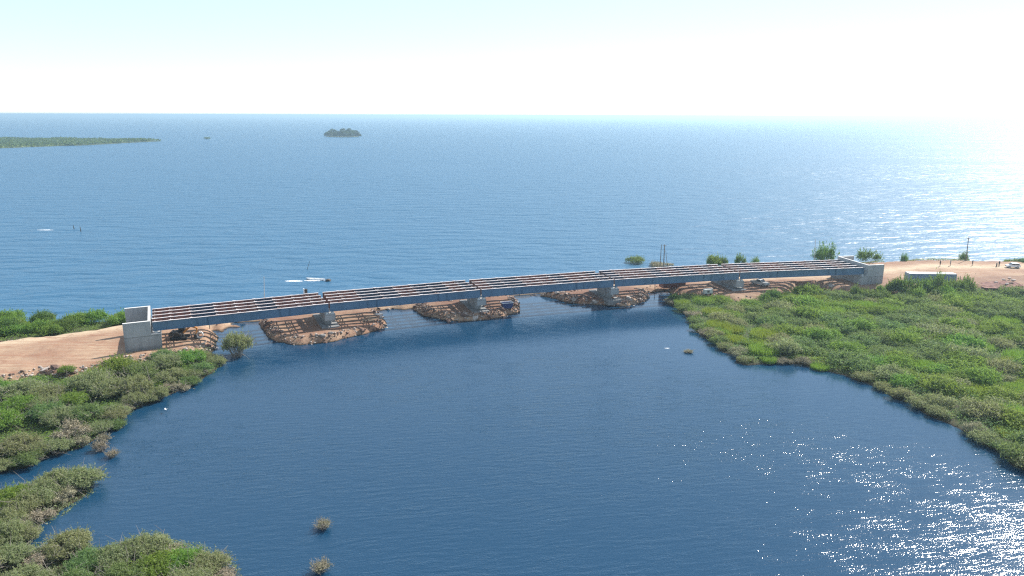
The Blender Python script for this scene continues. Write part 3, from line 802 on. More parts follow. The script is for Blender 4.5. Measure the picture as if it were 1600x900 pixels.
for px, py, k, s, lab in ((128, 762, 'olive', 1.0, "pale olive shrub at the tip of the flooded thicket in the lower left"),
                          (88, 768, 'olive', 1.05, None), (62, 785, 'olive', 0.95, None), (100, 782, 'dry', 0.8, None), (40, 800, 'olive', 0.9, None), (18, 790, 'bright', 1.0, None),
                          (62, 815, 'dry', 0.75, None), (14, 846, 'olive', 0.9, None), (-14, 850, 'grey', 0.9, None), (36, 845, 'olive', 0.7, None), (10, 828, 'olive', 0.9, None), (-30, 800, 'olive', 1.0, None), (30, 830, 'dry', 0.8, None)):
    p = P(px, py, 0)
    bush((p[0], p[1], 0.0), k, s * 0.9, s * 0.9, lab or ("dry grey shrub in the flooded thicket at the lower left" if k == 'dry' else "olive shrub in the flooded thicket at the lower left"), None if lab else ("dry shrubs of the flooded thicket" if k == 'dry' else "olive shrubs of the flooded thicket"))
for px, py, k, s in ((105, 865, 'olive', 1.0), (140, 888, 'grey', 0.85), (65, 885, 'dry', 0.85), (20, 880, 'olive', 0.85), (185, 880, 'olive', 0.9), (230, 868, 'olive', 1.0), (268, 872, 'dry', 0.8), (290, 890, 'bright', 0.9),
                       (250, 900, 'bright', 1.0), (325, 895, 'olive', 0.9), (350, 912, 'dry', 0.8), (200, 915, 'grey', 1.0), (300, 925, 'olive', 1.0), (120, 925, 'grey', 0.9), (40, 925, 'olive', 1.0), (-30, 900, 'olive', 1.0)):
    p = P(px, py, 0)
    nm = {'dry': "dry grey", 'olive': "pale olive", 'bright': "fresh green", 'grey': "grey-green"}[k]
    bush((p[0], p[1], 0.0), k, s * 0.85, s * 0.8, nm + " shrub of the thicket at the bottom left corner", nm + " shrubs of the bottom thicket")
for px, py, s, lab in ((505, 826, 0.42, "small pale dead shrub standing alone in the bay, the upper of two"), (500, 893, 0.46, "small grey dead shrub in the bay at the bottom edge"),
                       (162, 690, 0.45, "half-drowned twiggy shrub off the left bank, highest of three"), (158, 704, 0.5, "half-drowned twiggy shrub off the left bank, nearest the bank"), (175, 714, 0.4, "half-drowned twiggy shrub off the left bank, farthest out"),
                       (1076, 551, 0.45, "low grey tuft alone in the bay off the right marsh")):
    p = P(px, py, 0); bush((p[0], p[1], -0.1), 'twig', s * 0.95, s * (0.55 if px > 1000 else 1.0), lab, None)
p = P(371, 556, 0); b = bush((p[0], p[1], -0.1), 'olive', 0.98, 1.75, "rounded green shrub standing in the water beside the left islet", None)
p = P(105, 582, 1.0); bush((p[0], p[1], 0.9), 'bright', 0.5, 0.5, "small green shrub on the bare earth of the left roadside", None)

cover("bank_undergrowth", (sds['left_low'] > -0.2) & (sds['road_left'] < -0.9) & (GY < 125) & (GX > -125), 60000, 1.0, 0.10, 'lf_grey')
cover("bank_grass", (sds['left_low'] > 0.3) & (sds['road_left'] < -0.3) & (sds['road_left'] > -4) & (GY < 125) & (GX > -125) & (n3 > -0.2), 16000, 0.6, 0.10, 'lf_bright')
cover("thicket_undergrowth", ((sds['clump_b'] > -0.6) | (sds['clump_c'] > -0.6)) & (GX > -75), 30000, 0.7, 0.09, 'lf_olive')
# hedge on the lake side of the left road
hsd = (sds['left_low'] > 0.8) & (sds['road_left'] < -1.2) & (GY > 122) & (GX < -66) & (GX > -130)
for x, y, s in scatter(hsd, 70, 1.8, lambda: 0.7 + 0.35 * RG.random()):
    k = 'bright' if RG.random() < 0.72 else 'dark'
    plant("shrub", PROTO[k][RG.integers(3)], (x, y, ground_z(x, y) - 0.1), s * 1.05, s * 1.4, "green shrub in the roadside belt between the left road and the lake" if k == 'bright' else "darker shrub in the roadside belt between the left road and lake", "shrub", "shrubs of the left roadside belt" if k == 'bright' else "darker shrubs of the left roadside belt")
cover("roadside_undergrowth", (sds['left_low'] > 0.3) & (sds['road_left'] < -0.4) & (GX > -140), 60000, 1.3, 0.12, 'lf_bright')

# plants along the right causeway
def shrub_at(px, py, Y, k, w, h, lab, name="shrub"):
    """px, py: foot in the photo (or hidden foot), Y its distance, w and h in metres"""
    q = at_depth(px, py, Y); z = max(ground_z(q[0], q[1]), 0)
    return plant(name, PROTO[k][RG.integers(3)], (q[0], q[1], z - 0.15), w / 5.2, h / 1.55, lab, "shrub")
for px, top, k, w, lab in ((1117, 403, 'bright', 4.6, "low green shrub behind the bridge, left of a row of three"), (1130, 404, 'dark', 2.6, "small dark shrub behind the bridge, beside the low green one"), (1157, 402, 'thin', 3.4, "dark tufted shrub behind the bridge, tallest of the low row"), (1181, 406, 'thin', 3.4, "pale thin shrub behind the bridge, right end of the low row"),
                            (1286, 390, 'thin', 7.2, "large feathery shrub behind the right part of the bridge, by a pole"), (1357, 395, 'thin', 6.4, "large dark shrub behind the right abutment")):
    Y = 202.0; topz = at_depth(px, top, Y)[2]; q = at_depth(px, 414, Y); z = max(0.3, ground_z(q[0], q[1]))
    plant("shrub", PROTO[k][RG.integers(3)], (q[0], Y, z), w / 5.2, (topz - z) / 1.5, lab, "shrub")
p = P(993, 411, 0); plant("shrub", PROTO['grey'][0], (p[0], p[1], -0.1), 1.05, 1.1, "lone grey-green shrub standing in the lake behind the bridge", "shrub")
p = P(1033, 416, 0); plant("reed_clump", PROTO['dry'][1], (p[0], p[1], -0.1), 1.3, 0.8, "dry grassy tuft at the foot of the three wooden poles", "reeds")
for px, py, k, w, h, lab in ((1412, 413, 'thin', 2.6, 2.6, "small dark bush on the lake edge, left of the leaning pole"), (1505, 411, 'thin', 3.2, 2.6, "dark bush at the foot of the leaning pole"), (1596, 414, 'dark', 4.5, 1.6, "low dark bush behind the white car"), (1575, 412.5, 'bright', 3.2, 1.2, "low green bush between the motorbike and the white car")):
    p = P(px, py, 0.4); plant("shrub", PROTO[k][RG.integers(3)], (p[0], p[1], 0.2), w / 5.2, h / 1.5, lab, "shrub")
emask = (sds['berm'] > 0.3) & (sds['berm'] < 2.6) & (GX > 95) & (GY > 195) & (n1 + n3 > -0.1)
cover("lakeside_grass", emask, 9000, 0.7, 0.13, 'lf_olive')
for px, py, k, w, h in ((1398, 460, 'dark', 4.4, 3.1), (1420, 463, 'thin', 5.6, 3.9), (1443, 464, 'dark', 5.4, 3.4), (1466, 462, 'thin', 5.8, 4.2), (1490, 461, 'dark', 5.0, 3.5), (1508, 459, 'thin', 4.6, 3.4), (1432, 468, 'bright', 4.6, 2.6), (1478, 467, 'bright', 4.6, 2.6), (1335, 466, 'dark', 3.4, 2.4), (1374, 465, 'dark', 3.0, 2.4), (1210, 470, 'dark', 4.4, 2.2), (1192, 473, 'dark', 3.4, 1.8), (1055, 471, 'dark', 3.2, 1.6)):
    p = P(px, py, 0.5)
    lab = "tall dark green shrub in front of the white-roofed container" if px > 1390 else "dark green shrub at the marsh edge before the right abutment" if px > 1300 else "dark green shrub below the pickup at the marsh edge" if px > 1100 else "dark shrub at the left tip of the marsh"
    grp = "tall shrubs before the container" if px > 1390 else "dark shrubs before the right abutment" if px > 1300 else "dark shrubs below the pickup" if px > 1100 else None
    plant("shrub", PROTO[k][RG.integers(3)], (p[0], p[1], 0.2), w / 5.2, h / 1.5, lab, "shrub", grp)

# ------------------------------------------------------------------ far shore: peninsula, island, islet
def far_land(name, poly, top):
    n = len(poly); c = np.mean(np.array(poly), 0)
    v = [(x, y, -0.5) for x, y in poly] + [(c[0] + (x - c[0]) * 0.94, c[1] + (y - c[1]) * 0.97, top) for x, y in poly]
    me = bpy.data.meshes.new(name); me.from_pydata(v, [], [tuple(range(n, 2 * n))] + [(i, (i + 1) % n, n + (i + 1) % n, n + i) for i in range(n)])
    return tag(link_mesh(name, me, M['farsoil']), kind="structure")
M['farsoil'] = surf("far_soil", (0.04, 0.06, 0.025), (0.09, 0.11, 0.05), 0.01, 0.95)
pen = pts((-250, 240), (0, 232), (50, 230), (90, 228.5), (140, 227), (200, 223.5), (256, 220.6), (200, 218.6), (100, 217.6), (0, 217), (-250, 216.5))
far_land("peninsula", pen, 0.8)
pa = np.array(pen); bx0, by0 = pa.min(0); bx1, by1 = pa.max(0)
def far_cover(name, n, hgt, size, mat, cond):
    X = bx0 + RG.random(n * 6) * (bx1 - bx0); Y = by0 + RG.random(n * 6) * (by1 - by0)
    sd_ = sdf(pen, X, Y); ok = (sd_ > 3) & cond(X, Y, sd_)
    X, Y = X[ok][:n], Y[ok][:n]
    hh = hgt * (0.35 + 0.65 * (vnoise(X, Y, 22, 4) + 1) / 2)
    c = np.stack([X, Y, 0.5 + hh * RG.random(len(X)) ** 0.5], 1); m_ = len(X)
    nr = RG.normal(size=(m_, 3)) * 0.6 + np.array([0, -0.2, 0.6]); nr /= np.linalg.norm(nr, axis=1)[:, None]
    t = np.cross(nr, RG.normal(size=(m_, 3))); t /= np.linalg.norm(t, axis=1)[:, None]; bb = np.cross(nr, t)
    s = size * (0.6 + 0.8 * RG.random(m_))[:, None]
    v = np.stack([c - t * s, c - bb * s * 0.7, c + t * s, c + bb * s * 0.7], 1).reshape(-1, 3)
    tag(link_mesh(name, leaves_mesh(name, v, M[mat]), []), kind="stuff")
far_cover("far_woodland", 26000, 4.2, 1.5, 'lf_far', lambda X, Y, s: (s > 25) | (X > P(100, 228, 0)[0]))
far_cover("far_grassland", 9000, 1.5, 1.6, 'lf_fargrass', lambda X, Y, s: (s < 45) & (X < P(110, 228, 0)[0]))
isl = pts((507, 213.6), (535, 214.6), (563, 213.8), (560, 212.6), (535, 212.0), (510, 212.5))
far_land("island", isl, 0.15)
def tree_proto(h, w):
    bl = []
    for _ in range(16):
        a = RG.random() * 6.28; q = math.sqrt(RG.random()) * 0.75
        rr = w * 0.26 * (0.7 + 0.6 * RG.random())
        bl.append((w / 2 * q * math.cos(a), w / 2 * q * math.sin(a), h * (0.14 + 0.70 * RG.random() * (1.1 - q)), rr, rr, rr * 0.8))
    crown = leaves_mesh("crown", leaf_cloud(RG, bl, 2600, 0.85, aspect=0.6), M['lf_isle'])
    m = MB(); m.tube((0, 0, -0.5), (0.1, 0, h * 0.4), 0.45, 0.3, 7)
    for _ in range(5):
        a = RG.random() * 6.28; m.tube((0.1, 0, h * 0.35), (w * 0.3 * math.cos(a), w * 0.3 * math.sin(a), h * 0.7), 0.22, 0.08, 5)
    tr = bpy.data.meshes.new("trunk"); tr.from_pydata(m.v, [], m.f); tr.materials.append(M['bark'])
    return crown, tr
TREES = [tree_proto(16, 15) for _ in range(3)]
Dn = P(535, 213.6, 0)[1]
spots = [(511, 213.4, .72), (516, 213.2, .8), (521, 212.8, 1.0), (527, 213.6, .78), (533, 213.7, .8), (536, 212.8, 1.06), (541, 213.7, .78), (546, 212.8, 1.05), (551, 213.4, .95), (556, 213.3, .82), (560, 213.3, .6), (524, 213.8, .66), (539, 213.9, .62), (549, 213.9, .7)]
names_ = ["left end tree", "second tree from the left", "left tall tree", "front tree", "front tree", "tallest middle tree", "front tree", "right tall tree", "tree right of the tallest ones", "second tree from the right", "right end low tree", "front tree", "front tree", "front tree"]
for (px, py, s), nm in zip(spots, names_):
    p = P(px, py, 0.5); cr, tr = TREES[RG.integers(3)]
    fr = nm == "front tree"
    t = thing("tree", ("low rounded tree along the near shore of the small wooded island" if fr else nm + " on the small wooded island near the horizon"), "tree", (p[0], p[1], 0.3), RG.random() * 6.28, "trees along the near shore of the island" if fr else "trees of the small wooded island")
    t.scale = (s, s, s * (1.0 + 0.3 * RG.random()))
    for n_, me in (("crown", cr), ("trunk", tr)):
        o = bpy.data.objects.new(n_, me); COL.objects.link(o); o.parent = t
p = P(324, 217.4, 0); plant("shrub", PROTO['dark'][0], (p[0], p[1], -0.3), 2.1, 2.2, "lone dark bush standing in the lake off the peninsula tip", "shrub")

# ------------------------------------------------------------------ rocks
def rock_mesh(mat, seed):
    rg = np.random.default_rng(seed)
    import bmesh
    b = bmesh.new(); bmesh.ops.create_icosphere(b, subdivisions=1, radius=1.0)
    for v in b.verts: v.co *= 0.72 + 0.5 * rg.random()
    for v in b.verts: v.co.z *= 0.7
    me = bpy.data.meshes.new("boulder"); b.to_mesh(me); b.free(); me.materials.append(mat); return me
ROCKS = [rock_mesh(M['rock'], k) for k in range(4)] + [rock_mesh(M['palerock'], 10 + k) for k in range(3)]
edge = {}
islet_name = {'islet_a': "long sandy islet of the first pier", 'islet_b': "islet with the blue skip", 'islet_c': "rocky islet at mid-bridge", 'road_left': "foot of the left road bank", 'berm': "lake-road bank behind the bridge", 'right_land': "foot of the right road bank"}
zone_edges = {'islet_a': 55, 'islet_b': 60, 'islet_c': 50, 'road_left': 80, 'berm': 40, 'right_land': 20}
others = lambda k: [s for n_, s in sds.items() if n_ not in (k, 'left_low', 'marsh')]
rub_v, rub_f, rub_m = [], [], []
base = [np.array([v.co[:] for v in r.vertices]) for r in ROCKS]; basef = np.array([[*p_.vertices] for p_ in ROCKS[0].polygons])
nb = 0
for k, cnt in zone_edges.items():
    sk = sds[k]; mk = (sk > -0.5) & (sk < 1.9) & (Z > -0.35) & (GX > -112) & (GX < 130)
    for o_ in others(k): mk &= o_ < 0.6
    if k == 'road_left': mk &= (GY < 130)
    ys, xs = np.where(mk)
    if len(ys) == 0: continue
    for _ in range(cnt):
        q = RG.integers(len(ys)); x = gx[xs[q]] + RG.random() * 0.5; y = gy[ys[q]] + RG.random() * 0.5
        pale = RG.random() < 0.28; s = 0.22 + 0.5 * RG.random() ** 2.5
        o = bpy.data.objects.new("boulder", ROCKS[(4 + RG.integers(3)) if pale else RG.integers(4)]); COL.objects.link(o)
        o.location = (x, y, ground_z(x, y) + 0.08); o.scale = (s * 1.25, s, s); o.rotation_euler = (RG.random() * 0.6, RG.random() * 0.6, RG.random() * 6)
        tag(o, ("pale" if pale else "brown") + " boulder on the shore of the " + islet_name[k] if 'islet' in k else ("pale" if pale else "brown") + " boulder at the " + islet_name[k], "boulder", ("pale" if pale else "brown") + " boulders, " + islet_name[k])
    if k in ('islet_b', 'islet_c'):
        mk = (sk > -0.5) & (sk < 2.6) & (Z > -0.35) & (sds['berm'] < 0.3); ys, xs = np.where(mk)
    for _ in range(cnt * (30 if k in ('islet_b', 'islet_c', 'road_left') else 16)):
        q = RG.integers(len(ys)); x = gx[xs[q]] + RG.random() * 0.5; y = gy[ys[q]] + RG.random() * 0.5
        s = 0.06 + 0.26 * RG.random() ** 3; ri = RG.integers(7) if k != 'road_left' or RG.random() < 0.5 else 4 + RG.integers(3); a = RG.random() * 6.28
        v = base[ri] * s; v = np.stack([v[:, 0] * math.cos(a) - v[:, 1] * math.sin(a), v[:, 0] * math.sin(a) + v[:, 1] * math.cos(a), v[:, 2]], 1) + np.array([x, y, ground_z(x, y) + 0.03])
        rub_v.append(v); rub_f.append(basef + nb); rub_m += [0 if ri < 4 else 1] * len(basef); nb += len(v)
rme = np_mesh("rubble", np.vstack(rub_v), np.vstack(rub_f), rub_m)
tag(link_mesh("rubble", rme, [M['rock'], M['palerock']]), kind="stuff")

# ------------------------------------------------------------------ vehicles and site plant
def car(label, loc, rz, kind, paint, cat):
    """x forward, z up; a body with wheels, windows, lamps"""
    t = thing("pickup_truck" if kind == 'pickup' else "car", label, cat, loc, rz)
    L, W = (4.9, 1.75) if kind == 'pickup' else (4.0, 1.68)
    h = L / 2; m = MB(); hw = W / 2
    if kind == 'pickup':
        side = [(-h, 0.42), (h - 0.1, 0.38), (h, 0.55), (h - 0.05, 0.92), (h - 0.35, 1.0), (h - 1.25, 1.06), (h - 1.9, 1.62), (h - 2.15, 1.68), (h - 3.0, 1.68), (h - 3.15, 1.05), (-h, 1.05)]
        win = [(h - 1.38, 1.09), (h - 1.95, 1.57), (h - 2.9, 1.6), (h - 3.02, 1.09)]
        ws = [(h - 1.22, 1.075), (h - 1.88, 1.61)]
    else:
        side = [(-h, 0.40), (h - 0.1, 0.36), (h, 0.55), (h - 0.08, 0.85), (h - 0.85, 0.98), (h - 1.55, 1.46), (h - 1.85, 1.52), (-h + 0.55, 1.5), (-h + 0.12, 1.02), (-h, 0.85)]
        win = [(h - 1.05, 1.01), (h - 1.62, 1.41), (-h + 0.62, 1.42), (-h + 0.35, 1.03)]
        ws = [(h - 0.88, 1.0), (h - 1.53, 1.45)]
    m.extr_y(side, -hw, hw, 0)
    body = m.build("body", paint, t)
    bv = body.modifiers.new("bevel", 'BEVEL'); bv.width = 0.05; bv.segments = 2
    for s in (-1, 1):
        g = MB(); g.extr_y(win, s * hw - 0.008 if s < 0 else s * hw - 0.02, s * hw + 0.02 if s > 0 else s * hw + 0.008 - 0.02, 0); 
        g.build("side_window", M['glass'], body)
    (xa, za), (xb, zb) = ws
    g = MB(); nx_, nz_ = (zb - za), (xa - xb); q = math.hypot(nx_, nz_); nx_ /= q; nz_ /= q
    g.extr_y([(xa + nx_ * 0.012, za + nz_ * 0.012), (xa + nx_ * 0.03, za + nz_ * 0.03), (xb + nx_ * 0.03, zb + nz_ * 0.03), (xb + nx_ * 0.012, zb + nz_ * 0.012)], -hw + 0.12, hw - 0.12)
    g.build("windscreen", M['glass'], body)
    if kind == 'pickup':
        MB().box(-h + 0.1, h - 3.2, -hw + 0.1, hw - 0.1, 1.052, 1.062).build("load_bed", M['dark'], body)
    for x in (h - 0.85, -h + 0.8):
        for s in (-1, 1):
            w = MB(); w.tube((x, s * (hw - 0.16), 0.34), (x, s * (hw + 0.03), 0.34), 0.34, None, 16); wo = w.build("wheel", M['black'], t)
            r = MB(); r.tube((x, s * (hw + 0.031), 0.34), (x, s * (hw + 0.045), 0.34), 0.19, None, 12); r.build("rim", M['grey'], wo)
    for s in (-1, 1):
        MB().box(h - 0.06, h + 0.012, s * (hw - 0.30) - 0.17, s * (hw - 0.30) + 0.17, 0.66, 0.80).build("headlight", M['white'], body)
    MB().box(h - 0.05, h + 0.02, -0.35, 0.35, 0.45, 0.62).build("grille", M['dark'], body)
    return t
p = on_ground(1187, 445.5); car("pale grey pickup truck parked under the bridge beside the fourth pier", (p[0], p[1], p[2]), R(-52), 'pickup', M['grey'], "pickup truck").scale = (0.9, 0.9, 0.9)
p = on_ground(1582, 418.5); car("white car parked on the lake side of the right dirt road", (p[0], p[1], p[2]), R(165), 'car', M['white'], "car").scale = (0.86, 0.86, 0.9)

def container(label, loc, rz, L, H, W, body, roof):
    t = thing("shipping_container", label, "container", loc, rz)
    m = MB(); n = int(L / 0.3); prof_ = []
    for s in (-1, 1):
        y = s * (W / 2 - 0.06)
        m.box(-L / 2 + 0.02, L / 2 - 0.02, min(y, y + s * 0.03), max(y, y + s * 0.03), 0.14, H - 0.1)
        for i in range(n):
            x = -L / 2 + 0.1 + i * (L - 0.2) / n
            m.box(x, x + 0.14, min(y + s * 0.031, y + s * 0.058), max(y + s * 0.031, y + s * 0.058), 0.15, H - 0.11)
    for s in (-1, 1):
        x = s * (L / 2 - 0.05); m.box(min(x, x + s * 0.03), max(x, x + s * 0.03), -W / 2 + 0.09, W / 2 - 0.09, 0.14, H - 0.1)
    m.build("side_panel", body, t)
    MB().box(-L / 2, L / 2, -W / 2, W / 2, H - 0.098, H).build("roof", roof, t)
    MB().box(-L / 2, L / 2, -W / 2, W / 2, 0, 0.135).build("floor_frame", body, t)
    m = MB()
    for sx in (-1, 1):
        for sy in (-1, 1):
            x = sx * (L / 2 - 0.07); y = sy * (W / 2 - 0.07); m.box(x - 0.07, x + 0.07, y - 0.07, y + 0.07, 0.136, H - 0.099)
    m.build("corner_post", body, t)
    d = MB(); d.box(L / 2 - 0.018, L / 2 + 0.01, -W / 2 + 0.2, -0.02, 0.2, H - 0.2); d.box(L / 2 - 0.018, L / 2 + 0.01, 0.02, W / 2 - 0.2, 0.2, H - 0.2)
    dd_ = d.build("door", body, t); b = MB()
    for y in (-0.7, -0.3, 0.3, 0.7): b.tube((L / 2 + 0.03, y, 0.2), (L / 2 + 0.03, y, H - 0.2), 0.02)
    b.build("lock_bar", M['grey'], dd_)
    return t
p0 = P(1420, 441, 2.0); p1 = P(1494, 442, 2.0); c = (p0 + p1) / 2
container("long blue-grey container with a white roof behind tall shrubs", (c[0], c[1] + 1.2, 1.9), math.atan2(p1[1] - p0[1], p1[0] - p0[0]), float(np.linalg.norm(p1 - p0)), 2.3, 2.4, M['bluegrey'], M['roofw'])
p = P(1052, 449, 1.2); container("dark red container standing in shade behind the fourth span", (p[0], p[1] + 1.2, 1.1), math.atan2(DIRS[3][1], DIRS[3][0]), 5.9, 2.5, 2.4, M['maroon'], M['maroon'])

# excavator in the shade under the first span
def excavator(label, loc, rz):
    t = thing("excavator", label, "excavator", loc, rz)
    for s in (-1, 1):
        m = MB(); y0, y1 = (s * 0.95 - 0.2, s * 0.95 + 0.2)
        m.extr_y([(-1.35, 0.0), (1.35, 0.0), (1.6, 0.25), (1.5, 0.55), (-1.5, 0.55), (-1.6, 0.25)], y0, y1); m.build("track", M['black'], t)
    MB().box(-0.7, 0.7, -0.74, 0.74, 0.2, 0.62).build("undercarriage", M['dark'], t)
    m = MB(); m.extr_y([(-1.7, 0.75), (0.5, 0.75), (0.5, 1.15), (-0.3, 1.45), (-1.55, 1.45), (-1.75, 1.2)], -1.05, 1.05); m.build("house", M['dark'], t)
    m = MB(); m.extr_y([(-0.3, 1.16), (0.85, 1.16), (0.85, 1.7), (0.6, 2.35), (-0.25, 2.35)], 0.15, 1.0); cb = m.build("cab", M['dark'], t)
    MB().box(0.0, 0.5, 0.99, 1.012, 1.6, 2.2).build("cab_window", M['glass'], cb)
    m = MB(); m.bar((0.7, -0.3, 1.2), (2.1, -0.3, 2.5), 0.3); m.bar((2.1, -0.3, 2.5), (3.2, -0.3, 2.0), 0.26); m.build("boom", M['orange'], t)
    m = MB(); m.bar((3.2, -0.3, 2.05), (2.9, -0.3, 0.7), 0.2); m.build("arm", M['orange'], t)
    m = MB(); m.extr_y([(2.6, 0.75), (3.05, 0.8), (3.15, 0.35), (2.8, 0.1), (2.5, 0.3)], -0.65, 0.05); m.build("bucket", M['dark'], t)
    return t
p = on_ground(282, 529); excavator("dark excavator with an orange boom in the shade under the leftmost span", tuple(p), R(8))
p = on_ground(313, 528)
def ring(label, loc, r, w):
    t = MB(); n = 20; v = []; f = []
    for i in range(n):
        a = 2 * math.pi * i / n
        for rr, y in ((r, -w / 2), (r, w / 2), (r * 0.8, w / 2), (r * 0.8, -w / 2)): v.append((rr * math.cos(a), y, r + rr * math.sin(a)))
    for i in range(n):
        a = i * 4; b = ((i + 1) % n) * 4
        for k in range(4): f.append((a + k, b + k, b + (k + 1) % 4, a + (k + 1) % 4))
    t.add(v, f); o = t.build("concrete_ring", M['conctop'], None, False); o.location = loc; o.rotation_euler = (0, 0, R(15)); return tag(o, label, "pipe")
ring("pale concrete pipe ring standing beside the excavator under the bridge", tuple(p), 0.62, 0.7)

# blue skip on the second islet
p = on_ground(792, 481); t = thing("skip", "blue steel skip with a pale rim beside the second pier", "skip", tuple(p), math.atan2(DIRS[2][1], DIRS[2][0]))
m = MB(); m.extr_y([(-0.95, 0.05), (0.95, 0.05), (1.25, 1.2), (-1.25, 1.2)], -0.75, 0.75); m.build("bin", M['blue'], t)
m = MB(); m.box(-1.3, 1.3, -0.82, -0.70, 1.202, 1.30); m.box(-1.3, 1.3, 0.70, 0.82, 1.202, 1.30); m.box(-1.3, -1.18, -0.698, 0.698, 1.202, 1.30); m.box(1.18, 1.3, -0.698, 0.698, 1.202, 1.30); m.build("rim", M['white'], t)
m = MB()
for s in (-1, 1):
    for x in (-0.6, 0.0, 0.6): m.box(x - 0.05, x + 0.05, min(s * 0.751, s * 0.81), max(s * 0.751, s * 0.81), 0.06, 1.19)
m.build("side_rib", M['blue'], t)

# boats
def boat(label, loc, rz, L, W, H, hull, tilt=0.0, name="boat"):
    t = thing(name, label, "boat", loc, rz); t.rotation_euler = (tilt, 0, rz)
    n = 13; v = []; f = []
    for i in range(n):
        u = i / (n - 1); x = -L / 2 + L * u
        w = W / 2 * (0.75 + 0.25 * math.sin(min(1, u * 2) * math.pi / 2)) * (1 - max(0, (u - 0.55) / 0.45) ** 2 * 0.97)
        sh = H * (1 + 0.35 * max(0, u - 0.5) ** 2 * 4)
        for y, z in ((-w, sh), (-w * 0.82, H * 0.3), (0, 0.0 + 0.25 * H * max(0, u - 0.6) * 2), (w * 0.82, H * 0.3), (w, sh), (w * 0.88, sh), (w * 0.68, H * 0.36), (0, H * 0.25), (-w * 0.68, H * 0.36), (-w * 0.88, sh)):
            v.append((x, y, z))
    for i in range(n - 1):
        a = i * 10; b = a + 10
        for k in range(10): f.append((a + k, a + (k + 1) % 10, b + (k + 1) % 10, b + k))
    f.append((0, 1, 2, 3, 4, 5, 6, 7, 8, 9)); f.append(tuple(range(n * 10 - 1, n * 10 - 11, -1)))
    m = MB(); m.add(v, f); m.build("hull", hull, t, True)
    for u in (-0.25, 0.1):
        m = MB(); m.box(L * u - 0.12, L * u + 0.12, -W * 0.42, W * 0.42, H * 0.7, H * 0.76); m.build("thwart", M['wood'], t)
    return t
p = on_ground(588, 492.5); boat("small white boat drawn up at the right tip of the sandy islet", (p[0], p[1], max(0.15, p[2] - 0.1)), R(-12), 3.0, 1.1, 0.45, M['white'])
p = P(493, 437.5, 0); boat("low white boat lying in the lake surf beside a dark rock", (p[0], p[1], -0.12), R(170), 5.0, 1.3, 0.5, M['white'])
p = P(513, 439, 0)
o = bpy.data.objects.new("boulder", rock_mesh(M['dark'], 33)); COL.objects.link(o); o.location = (p[0], p[1], 0.15); o.scale = (0.95, 0.8, 0.9); tag(o, "dark rock standing out of the lake at the end of the white boat", "boulder")

def foam(label, px, py, w, d, seed):
    rg = np.random.default_rng(seed); p = P(px, py, 0); m = MB(); n = 26
    top = [(-w / 2 + w * i / (n - 1), d * (0.2 + 0.8 * math.sin(math.pi * i / (n - 1))) * (0.6 + 0.6 * rg.random())) for i in range(n)]
    bot = [(x, -y * 0.5 * (0.4 + rg.random())) for x, y in top]
    for i in range(n - 1):
        z0 = 0.03; zc = 0.10
        a, b = top[i], top[i + 1]; c_, e = bot[i], bot[i + 1]
        m.add([(a[0], a[1], z0), (b[0], b[1], z0), (b[0], 0, zc), (a[0], 0, zc), (c_[0], c_[1], z0), (e[0], e[1], z0)], [(3, 2, 1, 0), (4, 5, 2, 3)])
    o = m.build("foam", M['foam'], None, True); o.location = (p[0], p[1], 0.0)
    return tag(o, label, "foam", kind="stuff")
foam("white line of surf left of the low boat", 459, 439.5, 4.6, 1.1, 1)
foam("white froth round the low boat", 489, 438.8, 4.6, 0.9, 4)
foam("small whitecap near the two stakes in the lake", 71, 359.5, 6.0, 0.9, 2)
foam("white scum patch floating in the bay off the marsh", 1042, 544.5, 1.0, 0.25, 3)
p = P(259, 645, 0.0)

# egret flying low over the bay
t = thing("bird", "white bird with spread wings just above the bay by the left bank", "bird", (p[0], p[1], 0.5), R(35)); t.scale = (0.75, 0.75, 0.75)
m = MB(); m.tube((-0.25, 0, 0), (0.0, 0, 0.03), 0.03, 0.075, 8); m.tube((0.0, 0, 0.03), (0.22, 0, 0.04), 0.075, 0.05, 8); m.tube((0.22, 0, 0.04), (0.36, 0, 0.09), 0.045, 0.03, 8); m.tube((0.36, 0, 0.09), (0.5, 0, 0.07), 0.02, 0.005, 6)
m.build("body", M['white'], t)
for s in (-1, 1):
    m = MB(); v = [(0.12, s * 0.06, 0.05), (0.16, s * 0.35, 0.16), (0.02, s * 0.62, 0.10), (-0.10, s * 0.33, 0.13), (-0.10, s * 0.06, 0.04)]
    v2 = [(x, y, z + 0.012) for x, y, z in v]; f = [(0, 1, 2, 3, 4), (9, 8, 7, 6, 5)] + [(i, 5 + i, 5 + (i + 1) % 5, (i + 1) % 5) for i in range(5)]
    m.add(v, f); m.v[-5:] = m.v[-5:]; m.v += [tuple(q) for q in v2]; m.build("wing", M['white'], t)

